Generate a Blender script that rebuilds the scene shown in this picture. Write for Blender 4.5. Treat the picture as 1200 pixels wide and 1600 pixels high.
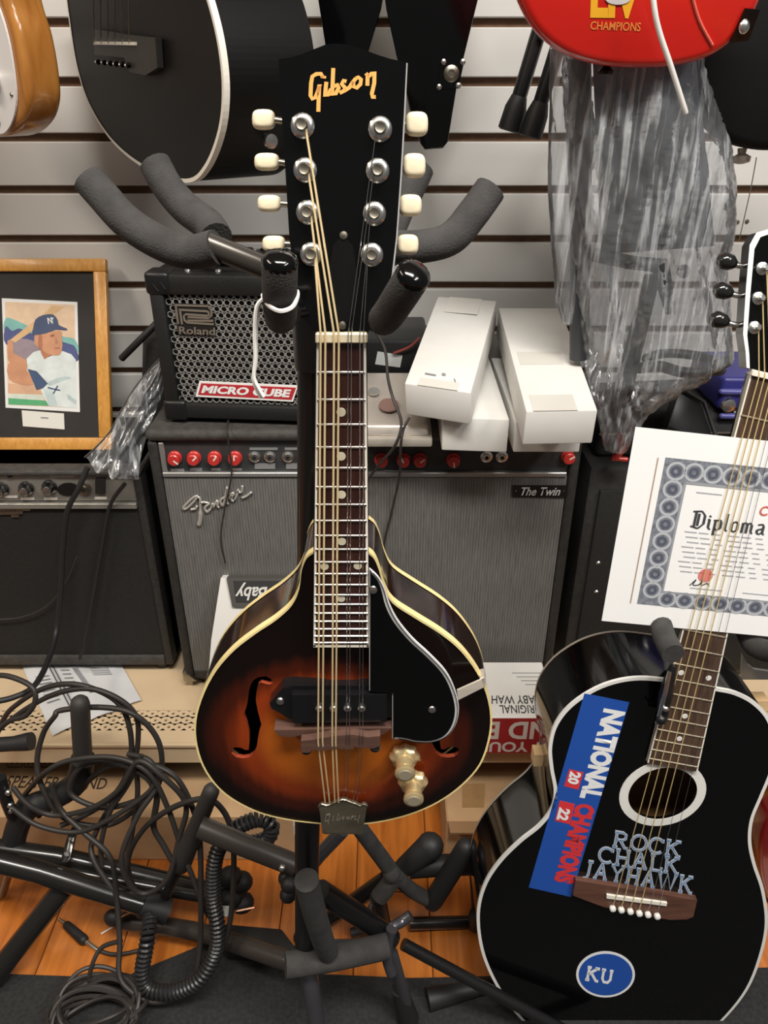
import bpy, bmesh, math, random
from mathutils import Vector as V, Matrix, noise
from mathutils.geometry import tessellate_polygon
random.seed(7)
for o in list(bpy.data.objects): bpy.data.objects.remove(o)
sc = bpy.context.scene
COL = sc.collection
R = math.radians

# ---------------------------------------------------------------- camera
PITCH = R(29.5); FPX = 1200.0; CAM = V((0, 0, 1.25))
cd = bpy.data.cameras.new('camera'); cam = bpy.data.objects.new('camera', cd); COL.objects.link(cam)
cd.sensor_fit = 'HORIZONTAL'; cd.sensor_width = 36; cd.lens = 36 * FPX / 1200; cd.clip_start = .02
cam.location = CAM; cam.rotation_euler = (math.pi/2 - PITCH, 0, 0)
sc.camera = cam
# ---------------------------------------------------------------- world, lights, exposure
w = bpy.data.worlds.new('room_ambient'); sc.world = w; w.use_nodes = True
bg = w.node_tree.nodes['Background']; bg.inputs[0].default_value = (1, .97, .93, 1); bg.inputs[1].default_value = .06
def area(name, loc, size, energy, col=(1, .96, .9), target=None):
    l = bpy.data.lights.new(name, 'AREA'); l.shape = 'RECTANGLE'; l.size, l.size_y = size; l.energy = energy; l.color = col
    o = bpy.data.objects.new(name, l); COL.objects.link(o); o.location = loc
    if target: o.rotation_euler = (V(target) - V(loc)).to_track_quat('-Z', 'Y').to_euler()
    return o
area('fluorescent_tubes_near', (.25, -.25, 2.75), (1.3, .35), 42, (1, .955, .885))
area('fluorescent_tubes_side', (-1.7, -.2, 2.75), (.35, 1.3), 20, (1, .86, .70))
area('fluorescent_tubes_rear', (1.6, -.9, 2.75), (.35, 1.3), 24, (1, .97, .93))
sc.view_settings.view_transform = 'Standard'; sc.view_settings.look = 'None'
sc.view_settings.gamma = 1; sc.view_settings.use_curve_mapping = False
sc.view_settings.exposure = .78

# ---------------------------------------------------------------- rays: a point of the place from where it is seen and how far it stands
CF = V((0, math.cos(PITCH), -math.sin(PITCH))); CD_ = V((0, -math.sin(PITCH), -math.cos(PITCH)))
def ray(px, py): return CF + V(((px-600)/FPX, 0, 0)) + CD_*((py-800)/FPX)
def P(px, py, Y): d = ray(px, py); return CAM + d*(Y/d.y)
def PZ(px, py, z): d = ray(px, py); return CAM + d*((z-CAM.z)/d.z)
def PP(px, py, pl): d = ray(px, py); return CAM + d*((pl[0]-CAM).dot(pl[1])/d.dot(pl[1]))
def TP(l): return [P(*q) for q in l]
def vplane(Y): return (V((0, Y, 0)), V((0, -1, 0)))

# ---------------------------------------------------------------- materials
MATS = {}
def M(name, col, rough=.5, metal=0, coat=0, var=0, scale=40, bump=0, bscale=None, stretch=(1, 1, 1), spec=.5, alpha=1):
    if name in MATS: return MATS[name]
    m = bpy.data.materials.new(name); m.use_nodes = True; nt = m.node_tree; b = nt.nodes['Principled BSDF']
    b.inputs['Base Color'].default_value = (*col, 1); b.inputs['Roughness'].default_value = rough
    b.inputs['Metallic'].default_value = metal; b.inputs['Coat Weight'].default_value = coat
    b.inputs['Coat Roughness'].default_value = .08
    b.inputs['Specular IOR Level'].default_value = spec
    if alpha < 1: b.inputs['Alpha'].default_value = alpha
    if var or bump:
        tc = nt.nodes.new('ShaderNodeTexCoord'); mp = nt.nodes.new('ShaderNodeMapping'); mp.inputs['Scale'].default_value = stretch
        nt.links.new(tc.outputs['Object'], mp.inputs[0])
    if var:
        n = nt.nodes.new('ShaderNodeTexNoise'); n.inputs['Scale'].default_value = scale; n.inputs['Detail'].default_value = 4
        nt.links.new(mp.outputs[0], n.inputs['Vector'])
        r = nt.nodes.new('ShaderNodeValToRGB'); r.color_ramp.elements[0].position = .3; r.color_ramp.elements[1].position = .7
        r.color_ramp.elements[0].color = (*[max(0, c*(1-var)) for c in col], 1); r.color_ramp.elements[1].color = (*[min(1, c*(1+var)) for c in col], 1)
        nt.links.new(n.outputs['Fac'], r.inputs[0]); nt.links.new(r.outputs[0], b.inputs['Base Color'])
    if bump:
        n2 = nt.nodes.new('ShaderNodeTexNoise'); n2.inputs['Scale'].default_value = bscale or scale*6; n2.inputs['Detail'].default_value = 2
        nt.links.new(mp.outputs[0], n2.inputs['Vector'])
        bp = nt.nodes.new('ShaderNodeBump'); bp.inputs['Strength'].default_value = bump; bp.inputs['Distance'].default_value = .002
        nt.links.new(n2.outputs['Fac'], bp.inputs['Height']); nt.links.new(bp.outputs[0], b.inputs['Normal'])
    MATS[name] = m; return m
def wood(name, c1, c2, axis='Y', scale=9, rough=.4, coat=0, dist=4, stretch=12):
    if name in MATS: return MATS[name]
    m = M(name, c1, rough, coat=coat); nt = m.node_tree; b = nt.nodes['Principled BSDF']
    tc = nt.nodes.new('ShaderNodeTexCoord'); mp = nt.nodes.new('ShaderNodeMapping')
    s = {'X': (1, stretch, stretch), 'Y': (stretch, 1, stretch), 'Z': (stretch, stretch, 1)}[axis]; mp.inputs['Scale'].default_value = s
    oi = nt.nodes.new('ShaderNodeObjectInfo'); va = nt.nodes.new('ShaderNodeVectorMath'); va.operation = 'ADD'
    mu = nt.nodes.new('ShaderNodeVectorMath'); mu.operation = 'SCALE'; mu.inputs[3].default_value = 37
    nt.links.new(oi.outputs['Random'], mu.inputs[0]); nt.links.new(tc.outputs['Object'], va.inputs[0]); nt.links.new(mu.outputs[0], va.inputs[1])
    nt.links.new(va.outputs[0], mp.inputs[0])
    n = nt.nodes.new('ShaderNodeTexNoise'); n.inputs['Scale'].default_value = scale; n.inputs['Detail'].default_value = 6; n.inputs['Distortion'].default_value = .6
    nt.links.new(mp.outputs[0], n.inputs['Vector'])
    r = nt.nodes.new('ShaderNodeValToRGB'); r.color_ramp.elements[0].position = .32; r.color_ramp.elements[1].position = .66
    r.color_ramp.elements[0].color = (*c2, 1); r.color_ramp.elements[1].color = (*c1, 1)
    nt.links.new(n.outputs['Fac'], r.inputs[0]); nt.links.new(r.outputs[0], b.inputs['Base Color'])
    return m
def stripes(name, ca, cb, freq, rough=.8, hor=.3):
    m = M(name, ca, rough); nt = m.node_tree; b = nt.nodes['Principled BSDF']
    tc = nt.nodes.new('ShaderNodeTexCoord'); mp = nt.nodes.new('ShaderNodeMapping'); mp.inputs['Scale'].default_value = (freq, 1, freq*.06)
    n = nt.nodes.new('ShaderNodeTexNoise'); n.inputs['Scale'].default_value = 1; n.inputs['Detail'].default_value = 3; n.inputs['Roughness'].default_value = .7
    wv = nt.nodes.new('ShaderNodeTexWave'); wv.inputs['Scale'].default_value = freq*.16; wv.inputs['Distortion'].default_value = .4; wv.bands_direction = 'X'
    mx = nt.nodes.new('ShaderNodeMath'); mx.operation = 'MULTIPLY_ADD'; mx.inputs[1].default_value = .35
    nt.links.new(tc.outputs['Object'], mp.inputs[0]); nt.links.new(mp.outputs[0], n.inputs['Vector']); nt.links.new(tc.outputs['Object'], wv.inputs['Vector'])
    nt.links.new(wv.outputs['Fac'], mx.inputs[0]); nt.links.new(n.outputs['Fac'], mx.inputs[2])
    r = nt.nodes.new('ShaderNodeValToRGB'); r.color_ramp.elements[0].position = .35; r.color_ramp.elements[1].position = 1.0
    r.color_ramp.elements[0].color = (*ca, 1); r.color_ramp.elements[1].color = (*cb, 1)
    nt.links.new(mx.outputs[0], r.inputs[0]); nt.links.new(r.outputs[0], b.inputs['Base Color'])
    return m
BLK = M('black_gloss', (.0022, .0022, .0024), .12)
SATIN = M('black_satin', (.009, .009, .010), .38, var=.2, scale=6)
RUB = M('black_rubber', (.016, .016, .017), .55)
FOAM = M('grey_foam', (.042, .040, .039), .92, var=.25, scale=60, bump=.35, bscale=700)
TUBEM = M('black_powdercoat', (.010, .010, .0105), .3, metal=.0, coat=.15)
CHROME = M('chrome', (.80, .80, .78), .27, metal=1)
NICKEL = M('worn_nickel', (.36, .33, .27), .38, metal=1, var=.15, scale=60)
BRASS = M('brass', (.62, .47, .23), .28, metal=1)
GOLD = M('gold_knob', (.86, .69, .38), .3, metal=.75)
TOLEX = M('black_tolex', (.022, .021, .020), .55, var=.3, scale=120, bump=.5, bscale=900)
TOLEXG = M('dusty_tolex', (.050, .047, .043), .65, var=.3, scale=90, bump=.5, bscale=800)
CREAM = M('cream_plastic', (.80, .70, .50), .3, coat=.2, var=.08, scale=30)
BIND = M('cream_binding', (.86, .70, .33), .35, var=.08, scale=40)
IVORY = M('ivory_white', (.84, .80, .70), .4)
WHITE = M('white_plastic', (.82, .81, .78), .4)
PAPER = M('white_paper', (.86, .86, .85), .7)
CARDW = M('white_cardboard', (.74, .73, .70), .55, var=.04, scale=14)
KRAFT = M('kraft_cardboard', (.54, .345, .185), .8, var=.12, scale=14, bump=.1)
KRAFTD = M('printed_ink_brown', (.05, .03, .02), .8)
SILVER = M('silver_plastic', (.48, .44, .38), .32, metal=.35)
BEIGE = M('beige_enamel', (.70, .535, .345), .4, var=.06, scale=10)
MDF = M('raw_mdf', (.13, .068, .036), .85, var=.2, scale=60)
BOARD = M('white_melamine', (.70, .685, .655), .42, var=.03, scale=6)
DARKHOLE = M('dark_cavity', (.004, .004, .004), .9)
CABLE = M('rubber_cable', (.030, .026, .024), .5)
REDM = M('red_plastic', (.55, .035, .03), .35, coat=.3)

# ---------------------------------------------------------------- mesh helpers
def put(o, parent=None):
    COL.objects.link(o)
    if parent is not None:
        o.parent = parent; L = parent.location.copy(); pp = parent.parent
        while pp is not None: L += pp.location; pp = pp.parent
        o.matrix_parent_inverse = (Matrix.Translation(parent.location) if parent.type == 'EMPTY' else Matrix.Identity(4)).inverted()
        if parent.type != 'EMPTY': o.matrix_parent_inverse = Matrix.Identity(4)
    return o
def mesh(name, vs, fs, mat, parent=None, smooth=False, mids=None):
    me = bpy.data.meshes.new(name); me.from_pydata([tuple(v) for v in vs], [], fs); me.update()
    for m in (mat if isinstance(mat, (list, tuple)) else [mat]): me.materials.append(m)
    if smooth: me.polygons.foreach_set('use_smooth', [True]*len(me.polygons))
    if mids: me.polygons.foreach_set('material_index', mids)
    bm = bmesh.new(); bm.from_mesh(me); bmesh.ops.recalc_face_normals(bm, faces=bm.faces); bm.to_mesh(me); bm.free()
    return put(bpy.data.objects.new(name, me), parent)
def frommesh(name, me, mat, parent=None, loc=None, rot=None):
    if mat and not me.materials: me.materials.append(mat)
    o = bpy.data.objects.new(name, me); put(o, parent)
    if loc is not None: o.location = loc
    if rot is not None: o.rotation_euler = rot
    return o
def thing(name, label, cat, loc=(0, 0, 0), group=None, kind=None):
    o = bpy.data.objects.new(name, None); o.empty_display_size = .02; COL.objects.link(o); o.location = loc
    return tag(o, label, cat, group, kind)
def tag(o, label=None, cat=None, group=None, kind=None):
    if label: o['label'] = label
    if cat: o['category'] = cat
    if group: o['group'] = group
    if kind: o['kind'] = kind
    return o
def hexa(name, c, mat, parent=None, bevel=0, seg=2, smooth=None):
    """c: bottom 4 corners then top 4, same order"""
    vs = [V(q) for q in c]; fs = [(0, 3, 2, 1), (4, 5, 6, 7), (0, 1, 5, 4), (1, 2, 6, 5), (2, 3, 7, 6), (3, 0, 4, 7)]
    me = bpy.data.meshes.new(name); bm = bmesh.new(); bv = [bm.verts.new(v) for v in vs]
    for f in fs: bm.faces.new([bv[i] for i in f])
    bmesh.ops.recalc_face_normals(bm, faces=bm.faces)
    if bevel: bmesh.ops.bevel(bm, geom=list(bm.edges), offset=bevel, segments=seg, profile=.5, affect='EDGES')
    bm.to_mesh(me); bm.free(); me.materials.append(mat)
    if bevel and seg > 1: me.polygons.foreach_set('use_smooth', [True]*len(me.polygons)); me.set_sharp_from_angle(angle=R(35))
    return put(bpy.data.objects.new(name, me), parent)
def box(name, lo, hi, mat, parent=None, bevel=0, seg=2):
    (a, b, c), (d, e, f) = lo, hi
    return hexa(name, [(a, b, c), (d, b, c), (d, e, c), (a, e, c), (a, b, f), (d, b, f), (d, e, f), (a, e, f)], mat, parent, bevel, seg)
def slab(name, top4, down, mat, parent=None, bevel=0, seg=2):
    t = [V(q) for q in top4]; d = V(down)
    return hexa(name, [q + d for q in t] + t, mat, parent, bevel, seg)
def plate(name, loops, off, mat, parent=None, bevel=0, smooth_side=True):
    """flat outline (with holes) given in 3D, extruded by vector off"""
    loops = [[V(p) for p in l] for l in loops]; off = V(off)
    tri = tessellate_polygon(loops); allv = [p for l in loops for p in l]; n = len(allv)
    vs = allv + [p + off for p in allv]; fs = [tuple(t) for t in tri] + [tuple(i + n for i in reversed(t)) for t in tri]
    s = 0; nside = 0
    for l in loops:
        for i in range(len(l)):
            a = s + i; b = s + (i+1) % len(l); fs.append((a, b, b+n, a+n)); nside += 1
        s += len(l)
    o = mesh(name, vs, fs, mat, parent)
    return o
def catm(pts, n=6, closed=False):
    pts = [V(p) if not isinstance(p, V) else p for p in pts]; N = len(pts); out = []
    rng = range(N) if closed else range(N-1)
    for i in rng:
        if closed: a, b, c, d = pts[i-1], pts[i], pts[(i+1) % N], pts[(i+2) % N]
        else: a, b, c, d = pts[max(i-1, 0)], pts[i], pts[i+1], pts[min(i+2, N-1)]
        for k in range(n):
            t = k/n; out.append(.5*((2*b) + (c-a)*t + (2*a-5*b+4*c-d)*t*t + (3*b-a-3*c+d)*t**3))
    if not closed: out.append(pts[-1].copy())
    return out
def sweep(pts, r, seg=10, caps=True, closed=False, vs=None, fs=None):
    """tube along pts into vs/fs; r float or list"""
    vs = [] if vs is None else vs; fs = [] if fs is None else fs; base = len(vs); n = len(pts)
    rr = r if isinstance(r, (list, tuple)) else [r]*n
    T = []
    for i in range(n):
        a = pts[(i-1) % n] if (i or closed) else pts[i]; b = pts[(i+1) % n] if (i < n-1 or closed) else pts[i]
        d = b - a; T.append(d.normalized() if d.length > 1e-9 else V((0, 0, 1)))
    up = V((0, 0, 1)) if abs(T[0].z) < .9 else V((1, 0, 0))
    N = (up - T[0]*up.dot(T[0])).normalized()
    for i in range(n):
        if i:
            N = N - T[i]*N.dot(T[i]); N = N.normalized() if N.length > 1e-6 else T[i].orthogonal().normalized()
        B = T[i].cross(N)
        for k in range(seg):
            a = 2*math.pi*k/seg; vs.append(pts[i] + (N*math.cos(a) + B*math.sin(a))*rr[i])
    m = n if closed else n-1
    for i in range(m):
        j = (i+1) % n
        for k in range(seg):
            q = (k+1) % seg; fs.append((base+i*seg+k, base+i*seg+q, base+j*seg+q, base+j*seg+k))
    if caps and not closed:
        fs.append(tuple(base+k for k in range(seg))); fs.append(tuple(base+(n-1)*seg+k for k in reversed(range(seg))))
    return vs, fs
def tube(name, pts, r, mat, parent=None, seg=10, sm=0, closed=False, rounded=False):
    pts = [V(p) for p in pts]
    if sm: pts = catm(pts, sm, closed)
    if isinstance(r, (list, tuple)) and len(r) != len(pts):
        n_r = len(r); r = [r[min(int(i*(n_r-1)/(len(pts)-1)), n_r-2)]*(1-(i*(n_r-1)/(len(pts)-1)-min(int(i*(n_r-1)/(len(pts)-1)), n_r-2))) + r[min(int(i*(n_r-1)/(len(pts)-1)), n_r-2)+1]*(i*(n_r-1)/(len(pts)-1)-min(int(i*(n_r-1)/(len(pts)-1)), n_r-2)) for i in range(len(pts))]
    rr = r
    if rounded:
        d0 = (pts[0]-pts[1]).normalized(); d1 = (pts[-1]-pts[-2]).normalized()
        rr = list(r) if isinstance(r, (list, tuple)) else [r]*len(pts)
        pre = [(pts[0]+d0*rr[0]*math.sin(a), rr[0]*math.cos(a)) for a in (R(80), R(55), R(28))]
        post = [(pts[-1]+d1*rr[-1]*math.sin(a), rr[-1]*math.cos(a)) for a in (R(28), R(55), R(80))]
        pts = [p for p, _ in pre] + pts + [p for p, _ in post]; rr = [q for _, q in pre] + rr + [q for _, q in post]
    vs, fs = sweep(pts, rr, seg, closed=closed)
    o = mesh(name, vs, fs, mat, parent, True); o.data.set_sharp_from_angle(angle=R(50)); return o
def lathe(name, prof, origin, axis, mat, parent=None, seg=20, scallop=None):
    """prof: list of (radius, height along axis)"""
    ax = V(axis).normalized(); u = ax.orthogonal().normalized(); v = ax.cross(u); o = V(origin); vs = []; fs = []
    for j, (r, h) in enumerate(prof):
        for k in range(seg):
            a = 2*math.pi*k/seg; q = r
            if scallop and j in scallop: q = r*(1 + .07*math.cos(a*seg/4))
            vs.append(o + ax*h + (u*math.cos(a) + v*math.sin(a))*q)
    for j in range(len(prof)-1):
        for k in range(seg): q = (k+1) % seg; fs.append((j*seg+k, j*seg+q, (j+1)*seg+q, (j+1)*seg+k))
    fs.append(tuple(range(seg))); fs.append(tuple((len(prof)-1)*seg+k for k in reversed(range(seg))))
    ob = mesh(name, vs, fs, mat, parent, True); ob.data.set_sharp_from_angle(angle=R(40)); return ob
def ball(name, c, r, mat, parent=None, sq=(1, 1, 1), seg=14):
    pr = [(max(1e-4, r*math.cos(a)), r*math.sin(a)) for a in [R(-88+22*i) for i in range(9)]]
    o = lathe(name, pr, (0, 0, 0), (0, 0, 1), mat, None, seg); o.parent = None
    for vv in o.data.vertices: vv.co = V((vv.co.x*sq[0], vv.co.y*sq[1], vv.co.z*sq[2])) + V(c)
    COL.objects.unlink(o); return put(o, parent)
def quadmap(q): 
    tl, tr, br, bl = q
    return lambda s, t: (tl*(1-s)+tr*s)*(1-t) + (bl*(1-s)+br*s)*t
def text(name, s, quad, n, mat, parent=None, bold=0.0, lift=.0006, shear=0, spacing=1.0):
    """flat print: string s filling the 3D quad (tl,tr,br,bl) seen from the side of n"""
    cu = bpy.data.curves.new(name, 'FONT'); cu.body = s; cu.offset = bold; cu.resolution_u = 3; cu.shear = shear; cu.space_character = spacing
    tmp = bpy.data.objects.new('tmp', cu); me = bpy.data.meshes.new_from_object(tmp); bpy.data.objects.remove(tmp); bpy.data.curves.remove(cu)
    xs = [v.co.x for v in me.vertices]; ys = [v.co.y for v in me.vertices]; x0, x1, y0, y1 = min(xs), max(xs), min(ys), max(ys)
    f = quadmap([V(p) for p in quad]); off = V(n)*lift
    for v in me.vertices: v.co = f((v.co.x-x0)/(x1-x0), (y1-v.co.y)/(y1-y0)) + off
    me.name = name; me.materials.clear(); me.materials.append(mat)
    return put(bpy.data.objects.new(name, me), parent)
def textpx(name, s, pl, quad, mat, parent=None, **k): return text(name, s, [PP(*q, pl) for q in quad], pl[1], mat, parent, **k)
def strokes(name, lines, width, mp, n, mat, parent=None, lift=.0008, thick=.0006):
    """brush lettering: 2D polylines (with optional own width) as flat ribbons with a little thickness"""
    vs = []; fs = []; off = V(n)*lift; top = V(n)*thick
    for ln in lines:
        w = width
        if isinstance(ln, tuple): ln, w = ln
        pts = [V((a, b)) for a, b in ln]; L = []; Rr = []
        for i, p in enumerate(pts):
            a = pts[max(i-1, 0)]; b = pts[min(i+1, len(pts)-1)]; d = (b-a).normalized(); nn = V((-d.y, d.x))
            L.append(p + nn*w/2); Rr.append(p - nn*w/2)
        for k in range(len(pts)-1):
            q = [L[k], L[k+1], Rr[k+1], Rr[k]]; b0 = len(vs)
            c = [mp(v.x, v.y) + off for v in q]; vs += c + [v + top for v in c]
            fs += [(b0+4, b0+5, b0+6, b0+7), (b0, b0+1, b0+5, b0+4), (b0+1, b0+2, b0+6, b0+5), (b0+2, b0+3, b0+7, b0+6), (b0+3, b0, b0+4, b0+7)]
    return mesh(name, vs, fs, mat, parent)
def spline2(pts, n=5, closed=False): return [(p.x, p.y) for p in catm([V((a, b, 0)) for a, b in pts], n, closed)]
def copyto(o, parent, loc=None):
    c = o.copy(); COL.objects.link(c); c.parent = parent
    if loc is not None: c.location = loc
    return c

# ================================================================ THE SETTING
WY = 1.372
wall = box('wall_back', (-2.0, WY+.012, 0), (2.0, WY+.06, 2.6), MDF); tag(wall, 'white slatwall with brown horizontal grooves', None, kind='structure')
z0 = P(600, 35, WY).z; pitch = (P(600, 35, WY).z - P(600, 515, WY).z)/6
gz = .0125
bme = None; k0 = -14; k1 = int((2.55-z0)/pitch)
for k in range(k0, k1):
    lo = z0 + k*pitch + gz/2; hi = z0 + (k+1)*pitch - gz/2
    if bme is None:
        b = box('slat_board', (-2.0, 0, -(hi-lo)/2), (2.0, .013, (hi-lo)/2), BOARD, wall, .0015, 1); bme = b.data
    else: b = bpy.data.objects.new('slat_board', bme); put(b, wall)
    b.location = (0, WY, (lo+hi)/2)
floor = box('floor', (-2.0, -1.6, -.03), (2.0, WY+.06, -.004), M('subfloor', (.12, .05, .02), .8)); tag(floor, 'orange brown wood plank floor', None, kind='structure')
PLANK = wood('orange_laminate', (.62, .205, .036), (.40, .115, .019), 'Y', 5, .28, .3)
pme = None
for i in range(30):
    for j in range(4):
        x = -1.9 + i*.1275 + .002; y = -1.3 + j*1.0 + (.37*(i % 3)) - .35
        if pme is None: b = box('floor_plank', (-.063, -.499, -.004), (.063, .499, 0), PLANK, floor, .0012, 1); pme = b.data
        else: b = bpy.data.objects.new('floor_plank', pme); put(b, floor)
        b.location = (x, y, 0)
ceil = box('ceiling', (-2.0, -2.2, 2.9), (2.0, WY+.06, 2.93), M('ceiling_white', (.7, .69, .66), .8)); tag(ceil, 'white ceiling', None, kind='structure')
# carpet mat in the foreground
MATM = M('charcoal_carpet', (.026, .026, .027), .95, var=.35, scale=160, bump=.9, bscale=1200)
mo = [PZ(-260, 1512, .006), PZ(190, 1528, .006), PZ(330, 1470, .006), PZ(470, 1478, .006), PZ(505, 1522, .006), PZ(640, 1528, .006), PZ(980, 1520, .006), PZ(1500, 1500, .006)]
mo = [V((q.x, q.y, .006)) for q in mo] + [V((1.6, .35, .006)), V((1.6, -1.55, .006)), V((-1.6, -1.55, .006)), V((-1.6, .45, .006))]
tag(plate('floor_mat', [mo], (0, 0, -.006), MATM), 'charcoal carpet mat lying over the wood floor in front', 'mat')
# ================================================================ SHELF, CARTONS
SZ = .25; SY = .957
sh = thing('base_shelf', 'beige metal display shelf with rows of small holes under the amplifiers', 'shelf', (0, 1.1, 0))
# deck: plain rear part, perforated front strip, folded lip
box('deck', (-1.4, 1.036, SZ-.003), (1.25, WY-.002, SZ), BEIGE, sh)
def holes(name, nx, rows, pw, ph, r, mp, mat, parent, seg=8, stag=True, thick=None):
    """sheet of nx*rows tiles, each pierced by a round hole"""
    vs = []; fs = []
    for j in range(rows):
        sft = .5 if (stag and j % 2) else 0
        for i in range(nx):
            cx = (i+.5+sft)*pw; cy = (j+.5)*ph; b = len(vs)
            for k in range(seg):
                a = 2*math.pi*(k+.5)/seg; c, s = math.cos(a), math.sin(a); m = max(abs(c), abs(s))
                vs.append(mp(cx + c/m*pw/2, cy + s/m*ph/2, 0)); vs.append(mp(cx + c*r, cy + s*r, 0)); vs.append(mp(cx + c*r, cy + s*r, 1))
            for k in range(seg):
                q = (k+1) % seg; fs.append((b+3*k, b+3*q, b+3*q+1, b+3*k+1)); fs.append((b+3*k+1, b+3*q+1, b+3*q+2, b+3*k+2))
    return mesh(name, vs, fs, mat, parent)
hx0 = -1.4; pw = .0187
holes('perforated_strip', 141, 3, pw, .0165, .0029, lambda a, b, c: V((hx0+a, .987+b, SZ-.003*c)), BEIGE, sh)
box('deck_edge', (-1.4, SY, SZ-.003), (1.25, .987, SZ), BEIGE, sh)
box('under_deck_shade', (-1.4, .97, SZ-.03), (1.25, 1.05, SZ-.026), DARKHOLE, sh)  # black box below the holes, the shade under the deck put in as colour
box('front_lip', (-1.4, SY-.004, SZ-.044), (1.25, SY, SZ-.002), BEIGE, sh, .0015, 1)
box('lip_bead', (-1.4, SY-.008, SZ-.004), (1.25, SY-.001, SZ+.004), BEIGE, sh, .002, 2)
box('kick_plate', (-1.4, 1.22, 0), (1.25, 1.23, SZ-.03), M('dark_steel', (.03, .028, .026), .6), sh)
for x in (-1.38, -.1, 1.2): box('bracket', (x, 1.0, 0), (x+.03, 1.22, SZ-.044), M('dark_steel', (0, 0, 0)), sh)
# cartons under the shelf lip
c1 = thing('stand_carton', 'long brown carton printed for a speaker stand under the shelf', 'box', (-.55, 1.0, 0))
ce = PZ(440, 1272, .125)
cy0 = ce.y; cx1 = ce.x + .02
box('carton_body', (-1.15, cy0, 0), (cx1, cy0+.24, .12), KRAFT, c1, .003, 1)
top = (V((0, 0, .12)), V((0, 0, 1)))
textpx('printed_title', 'SPEAKER STAND', top, [(12, 1212), (168, 1216), (166, 1234), (6, 1231)], KRAFTD, c1, bold=.008, shear=.25)
for i, (a, b) in enumerate(((12, 34), (38, 58), (64, 84))):
    strokes('printed_symbol', [[(a, 1185), (b, 1185), (b, 1199), (a, 1199), (a, 1185)], [(a+5, 1195), ((a+b)/2, 1188), (b-5, 1195)]], 1.6, lambda x, y: PP(x, y, top), V((0, 0, 1)), KRAFTD, c1, .0006, .0002)
c2 = thing('plain_carton', 'brown carton with tape strip under the shelf beside the black acoustic', 'box', (.2, 1.0, 0))
e2 = PZ(700, 1283, .125)
box('carton_body', (e2.x-.002, e2.y, 0), (e2.x+.5, e2.y+.26, .125), KRAFT, c2, .003, 1)
f2 = (V((0, e2.y, 0)), V((0, -1, 0))); t2 = (V((0, 0, .125)), V((0, 0, 1)))
TAPE = M('packing_tape', (.40, .24, .11), .3, var=.1)
plate('tape', [[PP(*q, t2)+V((0, 0, .0005)) for q in ((722, 1225), (758, 1225), (756, 1262), (722, 1262))]], (0, 0, .0004), TAPE, c2)
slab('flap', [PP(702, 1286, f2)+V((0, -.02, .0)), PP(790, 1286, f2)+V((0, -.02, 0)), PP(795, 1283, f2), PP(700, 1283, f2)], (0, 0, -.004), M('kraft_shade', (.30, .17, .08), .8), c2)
# instruction leaflet hanging over the deck edge
lf = thing('leaflet', 'creased white instruction sheet lying on the beige shelf', 'paper', (-.45, 1.0, SZ))
dp = (V((0, 0, SZ+.0035)), V((0, 0, 1)))
lc = [PP(*q, dp) for q in ((28, 1036), (192, 1046), (221, 1098), (132, 1152))]
LM = M('newsprint', (.66, .67, .68), .8, var=.05, scale=20)
fold = PP(60, 1095, dp)
n_ = 10; vs = []; fs = []
qm = quadmap([PP(30, 1030, dp), PP(190, 1040, dp), PP(221, 1095, dp), PP(82, 1150, dp)])
for i in range(n_+1):
    for j in range(n_+1):
        p = qm(i/n_, j/n_); vs.append(p + V((0, 0, .004*abs(math.sin(i*.9)))))
for i in range(n_):
    for j in range(n_): a = i*(n_+1)+j; fs.append((a, a+1, a+n_+2, a+n_+1))
mesh('sheet', vs, fs, LM, lf, True)
INK = M('dark_ink', (.05, .05, .055), .8); INKG = M('grey_ink', (.28, .28, .30), .8)
ln = lambda s, t: qm(s, t) + V((0, 0, .0055))
up = V((0, 0, 1))
strokes('printed_rule', [[(.26, .02), (.28, .75)], [(.30, .02), (.32, .75)]], .012, ln, up, INK, lf, .001, .0002)
strokes('printed_rule', [[(.50, .03), (.56, .62)]], .05, ln, up, INKG, lf, .001, .0002)
strokes('printed_lines', [[(.08+.0*k, .30+.05*k), (.22, .28+.05*k)] for k in range(8)] + [[(.66, .08+.05*k), (.85, .10+.05*k)] for k in range(5)] + [[(.36, .12+.07*k), (.45, .12+.07*k)] for k in range(6)], .012, ln, up, INKG, lf, .001, .0002)
# effect pedal box on the right of the deck
wb = thing('pedal_box', 'white pedal box with red printed front end standing upside down on the shelf', 'box', (.2, 1.0, SZ))
zt = .338
yb_ = .93
bx = lambda px, py: PP(px, py, (V((0, yb_, 0)), V((0, -1, 0))))
xl = bx(735, 1150).x; xr = bx(866, 1150).x
yback = PZ(760, 1034, zt).y
box('carton', (xl, yb_, SZ+.004), (xr, yback, zt), CARDW, wb, .002, 1)
fp = (V((0, yb_, 0)), V((0, -1, 0))); tp_ = (V((0, 0, zt)), V((0, 0, 1)))
REDP = M('red_print', (.34, .022, .024), .5, var=.1)
plate('red_panel', [[V((xl+.002, yb_-.0004, SZ+.006)), V((xr-.002, yb_-.0004, SZ+.006)), V((xr-.002, yb_-.0004, zt-.003)), V((xl+.002, yb_-.0004, zt-.003))]], (0, -.0004, 0), REDP, wb)
PW = M('pale_print', (.66, .60, .55), .6)
zb = lambda t: SZ+.006 + (zt-SZ-.009)*t
def flipped(x0, x1, z0_, z1_): # upside-down line on the front
    y = yb_-.0008; return [V((x1, y, z0_)), V((x0, y, z0_)), V((x0, y, z1_)), V((x1, y, z1_))]
W_ = xr-xl
text('printed_line', 'IT YOUR', flipped(xl+.012, xr-.010, zb(.04), zb(.34)), (0, -1, 0), PW, wb, bold=.03)
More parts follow.
